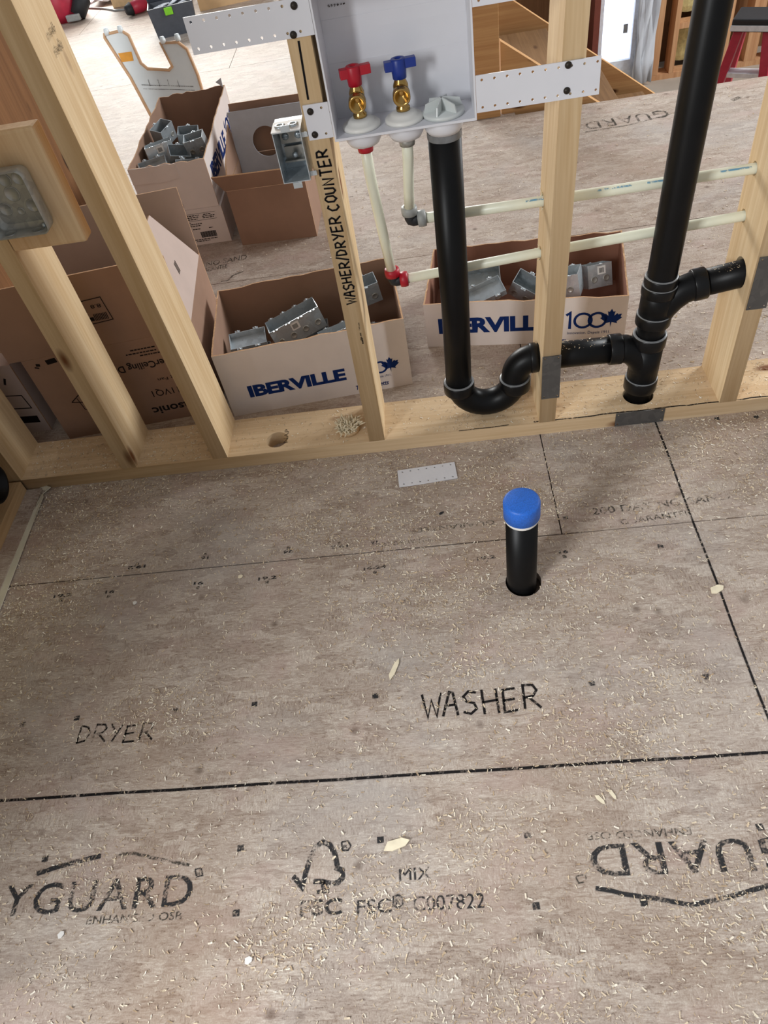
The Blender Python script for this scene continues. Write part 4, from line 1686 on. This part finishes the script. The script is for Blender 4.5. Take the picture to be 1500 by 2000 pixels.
dA = math.degrees(rA)
put('long', loc_in(A, 0.150, 0.135, 0.086), (-8, -12, dA + 14), 'long steel gang box with barcode sticker, centre of the middle carton', gA)
put('mid', loc_in(A, 0.285, 0.045, 0.094), (-20, -6, dA + 12), 'steel box with sticker just left of the note bearing stud', gA)
put('one', loc_in(A, 0.385, 0.215, 0.120), (6, -8, dA + 8), 'upright steel box at the far right corner of the middle carton', gA)
put('tin', loc_in(A, 0.390, 0.065, 0.082), (-18, 10, dA + 10), 'steel box lying against the right end of the middle carton', gA)
put('flat', loc_in(A, 0.025, 0.120, 0.115), (10, 0, dA + 4), 'thin steel bracket lying at the left of the middle carton', gA)
put('flat', loc_in(A, 0.060, 0.040, 0.105), (8, 3, dA - 2), 'thin steel bracket nearest the left front corner of the middle carton', gA)
for i, (x, y, z, a) in enumerate(((0.02, 0.02, 0.006, 4), (0.02, 0.15, 0.006, 0), (0.18, 0.02, 0.006, 3), (0.19, 0.21, 0.006, 0), (0.345, 0.02, 0.006, 5), (0.345, 0.14, 0.006, 2))):
    put('mid' if i % 2 else 'one', loc_in(A, x, y, z), (0, 0, dA + a), 'steel box deep in the shadow at the bottom of the middle carton', 'lower steel boxes in the middle carton')
dB = math.degrees(rB)
put('long', loc_in(B, 0.050, 0.150, 0.050), (35, 0, dB + 8), 'long steel gang box leaning behind the black standpipe in the low carton', gB)
put('flat', loc_in(B, 0.130, 0.045, 0.085), (14, -14, dB + 20), 'bright steel plate lying at the front of the low carton', gB)
put('one', loc_in(B, 0.218, 0.150, 0.066), (20, 25, dB - 18), 'steel box tipped up left of the bare fourth stud', gB)
put('mid', loc_in(B, 0.322, 0.095, 0.070), (-10, -12, dB - 8), 'steel box with sticker right behind the fourth stud', gB)
put('tin', loc_in(B, 0.442, 0.140, 0.072), (-25, 5, dB + 24), 'steel box standing alone at the right end of the low carton', gB)
for i, (x, y, a) in enumerate(((0.03, 0.02, 2), (0.20, 0.03, -3), (0.31, 0.02, 4))):
    put('one', loc_in(B, x, y, 0.006), (0, 0, dB + a), 'steel box lying on the bottom of the low carton', 'lower steel boxes in the low carton')
zc = 0.118
put('one', loc_in(C, 0.070, 0.260, zc), (8, -10, 62), 'steel box at the far left of the stacked carton', gC)
put('mid', loc_in(C, 0.036, 0.140, zc - .012), (-10, -4, 18), 'steel box tilted along the left side of the stacked carton', gC)
put('one', loc_in(C, 0.135, 0.215, zc), (14, 6, 4), 'second steel box in the back row of the stacked carton', gC)
put('one', loc_in(C, 0.183, 0.140, zc - .005), (10, -8, 2), 'steel box against the printed side of the stacked carton', gC)
put('flat', loc_in(C, 0.022, 0.040, zc - .012), (24, -6, 10), 'shiny flat steel piece at the front left of the stacked carton', gC)
put('tin', loc_in(C, 0.104, 0.108, zc - .014), (30, 18, 24), 'steel box tipped forward in the middle of the stacked carton', gC)
put('flat', loc_in(C, 0.150, 0.030, zc - .012), (20, 10, 12), 'shiny flat steel piece at the front right of the stacked carton', gC)
for i, (x, y) in enumerate(((0.02, 0.03), (0.15, 0.03), (0.02, 0.13), (0.15, 0.14), (0.03, 0.24), (0.15, 0.26))):
    put('mid', loc_in(C, x, y, 0.030), (0, 0, 1 + 3 * (i % 2)), 'steel box buried low in the stacked carton', 'lower steel boxes in the stacked carton')

# ================================================================== FURTHER BACK
# ---- notched plastic template standing on the floor
tp = tag(empty('plastic_template', (-1.12, 2.02, 0.0)), 'notched clear plastic template with tan rim standing behind the stacked carton', 'template')
tm = frame((-1.225, 2.02, 0.0), (1, 0.02, 0), (0, 0.12, 1))
outer = [(0.12, 0.0), (0.335, 0.0), (0.33, 0.30), (0.315, 0.395), (0.285, 0.425), (0.215, 0.430), (0.235, 0.345), (0.218, 0.335), (0.132, 0.352), (0.112, 0.375), (0.098, 0.475), (0.075, 0.495), (0.003, 0.492), (0.0, 0.48), (0.05, 0.33), (0.10, 0.10)]
m = MB()
m.prism(outer, tm, 0.006)
wp(m.build('panel', M['acryl']), tp)
m = MB()
pts = [tm @ Vector((u, v, 0.001)) for u, v in outer]
m.tube(pts, 0.0065, 8)
wp(m.build('rim', M['acryl_edge'], None, True), tp)
m = MB()
for u in (0.015, 0.072, 0.228, 0.290):
    v = 0.500 if u < .2 else 0.440
    c = tm @ Vector((u, v, 0))
    m.lathe([(0.0, -0.012), (0.011, -0.012), (0.012, 0.0), (0.008, 0.012), (0, 0.013)], c, (0, 0.1, 1), 10)
wp(m.build('edge_lugs', M['acryl'], None, True), tp)
m = MB()
m.keep = True
m.prism([(0.036, 0.39), (0.085, 0.388), (0.088, 0.42), (0.032, 0.422)], tm @ Matrix.Translation((0, 0, 0.0022)), 0.002)
wp(m.build('orange_label', M['orange']), tp)
m = MB()
m.keep = True
q = tm @ Matrix.Translation((0, 0, 0.003))
m.ribbon([(0.085, 0.30), (0.30, 0.262)], 0.0022, q)
m.ribbon([(0.088, 0.285), (0.30, 0.248)], 0.0022, q)
for k in range(4):
    m.ribbon([(0.12 + .04 * k, 0.315 - .006 * k), (0.12 + .04 * k, 0.29 - .007 * k)], 0.002, q)
wp(m.build('guide_lines', M['stamp']), tp)

# ---- toolbox with lime latches
tb = tag(empty('toolbox', (-1.58, 3.92, 0.0), 0.20), 'open dark grey toolbox with lime green latches on the far floor', 'toolbox')
w, d, h = 0.28, 0.19, 0.16
m = MB()
Mf = Matrix()
for a in ((0, w, 0, .008, 0, h), (0, w, d - .008, d, 0, h), (0, .008, .008, d - .008, 0, h), (w - .008, w, .008, d - .008, 0, h), (.008, w - .008, .008, d - .008, 0, .01)):
    m.box(*a)
for v in m.b.verts:
    s = 0.90 + 0.10 * v.co.z / h
    v.co.x = w / 2 + (v.co.x - w / 2) * s
    v.co.y = d / 2 + (v.co.y - d / 2) * s
m.build('tub', M['tool_grey'], tb)
m = MB()
m.box(0.0, w * .46, -.01, .02, 0, .085, None, Matrix.Translation((0, d, h)) @ Matrix.Rotation(math.radians(25), 4, 'X'), 0.006)
m.build('lid', M['tool_grey'], tb)
m = MB()
m.box(w * .5, w, -.01, .02, 0, .06, None, Matrix.Translation((0, d, h)) @ Matrix.Rotation(math.radians(-35), 4, 'X'), 0.006)
m.build('lid', M['rubber'], tb)
for x, y, z in ((.10, -.010, h - .045), (.08, d + .005, h + .03), (.22, d + .02, h + .02)):
    m = MB()
    m.box(x, x + .05, y, y + .014, z, z + .04, None, None, 0.004)
    m.build('latch', M['green'], tb)
tools = MB()
rr = random.Random(5)
for k in range(9):
    p = Vector((rr.uniform(.03, w - .09), rr.uniform(.03, d - .05), h - .03 + rr.uniform(0, .015)))
    q = p + Vector((rr.uniform(.03, .07), rr.uniform(-.02, .05), rr.uniform(-.01, .02)))
    tl = MB()
    tl.tube([p, (p + q) / 2, q], [0.006, 0.008, 0.004], 8)
    to = tl.build('hand_tool', M['vinyl'])
    wpm = Matrix.LocRotScale(tb.location, tb.rotation_euler, None)
    to.data.transform(wpm)
    tag(to, 'small pale hand tool lying in the grey toolbox', 'tool', 'tools in the grey toolbox')
tools.b.free()

# ---- far clutter along the top edge of the picture
dl = tag(empty('cordless_tool', (-1.93, 4.55, 0.0)), 'dusty red and black cordless tool beside the toolbox', 'power tool')
m = MB()
m.tube([(-1.90, 4.62, 0.04), (-1.84, 4.66, 0.045), (-1.77, 4.70, 0.05)], [0.036, 0.044, 0.034], 14)
wp(m.build('motor_body', M['rail_red'], None, True), dl)
m = MB()
m.tube([(-1.93, 4.60, 0.038), (-1.895, 4.625, 0.04)], [0.026, 0.042], 14)
wp(m.build('nose', M['rubber'], None, True), dl)
m = MB()
m.tube([(-1.77, 4.70, 0.05), (-1.70, 4.74, 0.045), (-1.64, 4.78, 0.03)], [0.034, 0.022, 0.026], 12)
wp(m.build('grip', M['rubber'], None, True), dl)

bgp = tag(empty('tool_bag', (-2.42, 4.85, 0.0)), 'red and black tool bag at the top left behind the stud', 'bag')
m = MB()
m.lathe([(0, 0), (0.14, 0.0), (0.165, 0.05), (0.16, 0.16), (0.12, 0.24), (0.05, 0.26), (0, 0.262)], (-2.47, 4.88, 0.0), (0.05, 0, 1), 20)
wp(m.build('bag_body', M['rail_red'], None, True), bgp)
m = MB()
m.tube([(-2.33, 4.76, 0.03), (-2.28, 4.80, 0.10), (-2.29, 4.88, 0.19), (-2.36, 4.93, 0.25)], [0.05, 0.06, 0.055, 0.03], 12)
wp(m.build('side_pocket', M['rubber'], None, True), bgp)
m = MB()
m.box(-2.40, -2.30, 4.70, 4.73, 0.01, 0.05, None, None, 0.008)
wp(m.build('buckle', M['grey'], None, False), bgp)

K = carton('far_carton', 'brown carton beyond the toolbox at the top edge', (-1.38, 4.42, 0.0002), 0.18, 0.50, 0.35, (0.30, 0.30, 0.30, 0.30), plain('tan_cardboard', (206, 170, 126), 0.8, 0, 0.05), M['card_in'], 19, 0.0, True)
m = MB()
m.keep = True
q = off(K['fr']['front'])
for k in range(3):
    m.ribbon([(.18, .10 - .02 * k), (.32, .10 - .02 * k)], 0.005, q)
m.build('carton_print', M['black_print'], K['front'])
m = MB()
m.box(-2.12, -1.50, 4.93, 4.97, 0.0, 0.35, None, None, 0.003)
tag(m.build('leaning_board', plain('tan_board', (214, 182, 138), 0.75)), 'tan board standing on edge along the far top edge', 'board')
m = MB()
pts = [(-2.35, 5.05, .006), (-2.2, 4.95, .006), (-2.08, 4.83, .006), (-1.98, 4.80, .006), (-1.9, 4.86, .006), (-1.75, 4.88, .006)]
m.tube(pts, 0.006, 8)
tag(m.build('loose_cable', M['grey'], None, True), 'thin grey cable curling over the far floor', 'cable')
m = MB()
rr = random.Random(18)
vs = [[m.b.verts.new((-2.32 + 0.045 * i, 5.05 + 0.05 * j, 0.012 + rr.uniform(0, .05))) for i in range(7)] for j in range(8)]
for a, b in zip(vs, vs[1:]):
    for i in range(6):
        m.b.faces.new((a[i], a[i + 1], b[i + 1], b[i]))
fo = m.build('plastic_film', M['film'], None, True)
fo.modifiers.new('thickness', 'SOLIDIFY').thickness = 0.002
tag(fo, 'crumpled plastic sheet lying on the far floor by the tool bag', 'sheet')

# ---- yellow and black level lying between the cartons
lv = tag(empty('spirit_level', (-0.70, 1.80, 0.0)), 'yellow and grey tool lying between the stacked and brown cartons', 'level')
Mx = Matrix.Translation((-0.66, 1.74, 0.0)) @ Matrix.Rotation(0.9, 4, 'Z')
m = MB()
m.box(-0.02, 0.30, 0, 0.05, 0.0005, 0.055, None, Mx, 0.004)
wp(m.build('yellow_body', M['orange']), lv)
m = MB()
m.box(-0.02, 0.30, 0.006, 0.044, 0.0555, 0.085, None, Mx, 0.004)
wp(m.build('grey_top', M['tool_grey']), lv)

# ---- red stepladder on the lower level
ld = tag(empty('stepladder', (1.86, 3.55, LZ)), 'red fibreglass stepladder with a black top standing below the floor edge', 'ladder')
Mx = Matrix.Translation((1.925, 3.42, LZ)) @ Matrix.Rotation(math.radians(-30), 4, 'Z')
H = 0.85


def lp(name, mb, mat):
    return wp(mb.build(name, mat), ld)


for s, nm in ((-1, 'front_rail'), (1, 'front_rail')):
    m = MB()
    b = [Vector((s * .22 - .024, -.32, 0)), Vector((s * .22 + .024, -.32, 0)), Vector((s * .22 + .024, -.225, 0)), Vector((s * .22 - .024, -.225, 0))]
    t = [Vector((s * .075 - .024, -.065, H)), Vector((s * .075 + .024, -.065, H)), Vector((s * .075 + .024, .015, H)), Vector((s * .075 - .024, .015, H))]
    m.lean([Mx @ v for v in b], [Mx @ v for v in t], None, 0.003)
    lp(nm, m, M['rail_red'])
    m = MB()
    b = [Vector((s * .20 - .022, .40, 0)), Vector((s * .20 + .022, .40, 0)), Vector((s * .20 + .022, .47, 0)), Vector((s * .20 - .022, .47, 0))]
    t = [Vector((s * .07 - .022, .03, H)), Vector((s * .07 + .022, .03, H)), Vector((s * .07 + .022, .09, H)), Vector((s * .07 - .022, .09, H))]
    m.lean([Mx @ v for v in b], [Mx @ v for v in t], None, 0.003)
    lp('rear_rail', m, M['rail_red'])
for k in range(1, 4):
    z = H * k / 4.0
    sN = z / H
    hw = .22 - .145 * sN - .024
    y = -.262 + .245 * sN
    m = MB()
    m.box(-hw, hw, y - .042, y + .042, z - .012, z + .012, None, Mx, 0.002)
    lp('step', m, M['vinyl'])
m = MB()
m.box(-.115, .115, -.09, .12, H - 0.005, H + .06, None, Mx, 0.010)
lp('top_cap', m, M['rubber'])
m = MB()
m.box(-.117, .117, -.095, -.0905, H + .002, H + .03, None, Mx, 0.001)
lp('cap_label', m, M['vinyl'])

# ================================================================== WOOD SHAVINGS
def shavings(name, label, n, pick, lo, hi, seed):
    rr = random.Random(seed)
    verts, faces = [], []
    for _ in range(n):
        p, z = pick(rr)
        L = rr.uniform(lo, hi) * rr.choice((0.5, 0.7, 1.0))
        W = L * rr.uniform(0.12, 0.34)
        a = rr.uniform(0, 6.283)
        u = Vector((math.cos(a), math.sin(a), 0))
        v = Vector((-math.sin(a), math.cos(a), 0))
        cur = rr.uniform(0.0, 0.30) * L
        til = rr.uniform(-0.25, 0.25) * W
        zb = z + 0.0006 + abs(til)
        k = len(verts)
        for s, hgt in ((-.5, cur), (0, 0), (.5, cur * rr.uniform(.2, 1))):
            c = p + u * L * s
            verts.append((c.x - v.x * W * .5, c.y - v.y * W * .5, zb + hgt - til))
            verts.append((c.x + v.x * W * .5, c.y + v.y * W * .5, zb + hgt + til))
        faces += [(k, k + 2, k + 3, k + 1), (k + 2, k + 4, k + 5, k + 3)]
    me = bpy.data.meshes.new(name)
    me.from_pydata(verts, [], faces)
    me.materials.append(M['chips'])
    o = bpy.data.objects.new(name, me)
    COL.objects.link(o)
    return tag(o, label, 'shavings', None, 'stuff')


_cl = [(random.Random(900 + k).uniform(-1.0, .9), random.Random(950 + k).uniform(-1.25, 0), random.Random(990 + k).uniform(.02, .07)) for k in range(46)]


def near_floor(rr):
    while True:
        x, y = rr.uniform(-1.06, 1.0), rr.uniform(-1.30, -0.004)
        den = 0.30 + 0.70 * math.exp(-((y + 0.05) / 0.22) ** 2) + 0.9 * math.exp(-(((x - 0.02) / 0.22) ** 2 + ((y + 0.52) / 0.16) ** 2))
        den += 0.6 * math.exp(-(((x + 0.95) / 0.12) ** 2))
        cl = sum(math.exp(-(((x - a) / (s * 1.7)) ** 2 + ((y - b) / s) ** 2)) for a, b, s in _cl)
        den = 0.42 * den + 0.75 * cl
        if math.hypot(x - STUB[0], y - STUB[1]) < 0.04:
            continue
        if rr.random() < den:
            return Vector((x, y, 0)), 0.0


shavings('wood_shavings', 'sawdust and curled wood shavings strewn over the near floor', 44000, near_floor, 0.0026, 0.0085, 41)


def on_plate(rr):
    while True:
        x, y = rr.uniform(-1.1, 0.9), rr.uniform(0.006, 0.134)
        if any(a - 0.004 < x < b + 0.004 for a, b in ((-.84, -.796), (-.602, -.556), (-.202, -.158), (.208, .254), (.625, .67))):
            continue
        if math.hypot(x + .437, y - .045) < .035 or math.hypot(x - .457, y - .06) < .042 or math.hypot(x + .252, y - .052) < .032:
            continue
        if rr.random() < (1.0 if x < -.6 else .35 if x < .0 else .55):
            return Vector((x, y, 0)), 0.038


shavings('wood_shavings', 'sawdust and shavings lying on the bottom plate', 3600, on_plate, 0.0025, 0.008, 43)


def behind(rr):
    while True:
        x, y = rr.uniform(-1.3, 1.6), rr.uniform(0.15, 1.9)
        if (-1.3 < x < -0.05 and 0.17 < y < 0.95) or (-0.75 < x < -0.4 and 1.6 < y):
            continue
        if -0.07 < x < 0.6 and 0.3 < y < 0.74:
            continue
        if x < -0.38 and 1.12 < y < 1.82:
            continue
        if rr.random() < 0.25 + 0.75 * math.exp(-((y - .2) / .35) ** 2):
            return Vector((x, y, 0)), 0.0


shavings('wood_shavings', 'scattered shavings on the floor behind the partition', 5000, behind, 0.003, 0.011, 47)


def on_pipe(rr):
    a = rr.uniform(-0.6, 0.6)
    if rr.random() < 0.6:
        s = rr.random()
        return Vector((0.262 + 0.11 * s, YP + RP * math.sin(a), 0)), 0.1853 - 0.0024 * s + RP * math.cos(a)
    s = rr.random()
    return Vector((0.565 + 0.06 * s, YP + 0.0282 * math.sin(a), 0)), 0.329 + 0.0085 * s + 0.0282 * math.cos(a)


shavings('wood_shavings', 'pale flecks of sawdust on top of the black horizontal pipes', 90, on_pipe, 0.002, 0.006, 53)
# a few larger splinters and scraps that stand out
for i, (px, py, L, W, ang, mt, lab) in enumerate((
        (770, 1308, .050, .010, 1.15, 'fibre', 'long pale splinter on the floor above the washer note'),
        (1172, 1562, .020, .007, -0.9, 'fibre', 'curled pale chip below the long layout line on the right'),
        (1196, 1552, .020, .006, -1.1, 'fibre', 'second curled chip right of the pale chip under the layout line'),
        (775, 1650, .045, .016, 0.25, 'fibre', 'pale torn wood flake above the certification print'),
        (1400, 1152, .030, .016, 0.4, 'fibre', 'flat pale wood scrap beside the right hand layout line'),
        (120, 1826, .012, .009, 0.9, 'sticker', 'white crumb under the left board print'),
        (486, 1876, .013, .010, 0.5, 'sticker', 'white crumb below the middle of the floor near the bottom edge'),
        (264, 1178, .010, .009, 0.7, 'sticker', 'white crumb below the floor seam on the left'),
        (470, 1127, .012, .009, 0.3, 'fibre', 'small wood lump just below the floor seam'),
        (862, 1003, .013, .006, 0.5, 'rubber', 'small black scrap left of the blue capped stub'))):
    c = at(px, py)
    o = MB()
    q = Matrix.Translation((c.x, c.y, 0.0011)) @ Matrix.Rotation(ang, 4, 'Z')
    o.prism([(-L / 2, -W * .2), (-L * .2, -W * .5), (L * .3, -W * .4), (L / 2, 0), (L * .25, W * .45), (-L * .3, W * .5)], q @ Matrix.Translation((0, 0, W * .18)), W * .18)
    tag(o.build('floor_scrap', M[mt]), lab, 'scrap', 'scraps on the near floor')
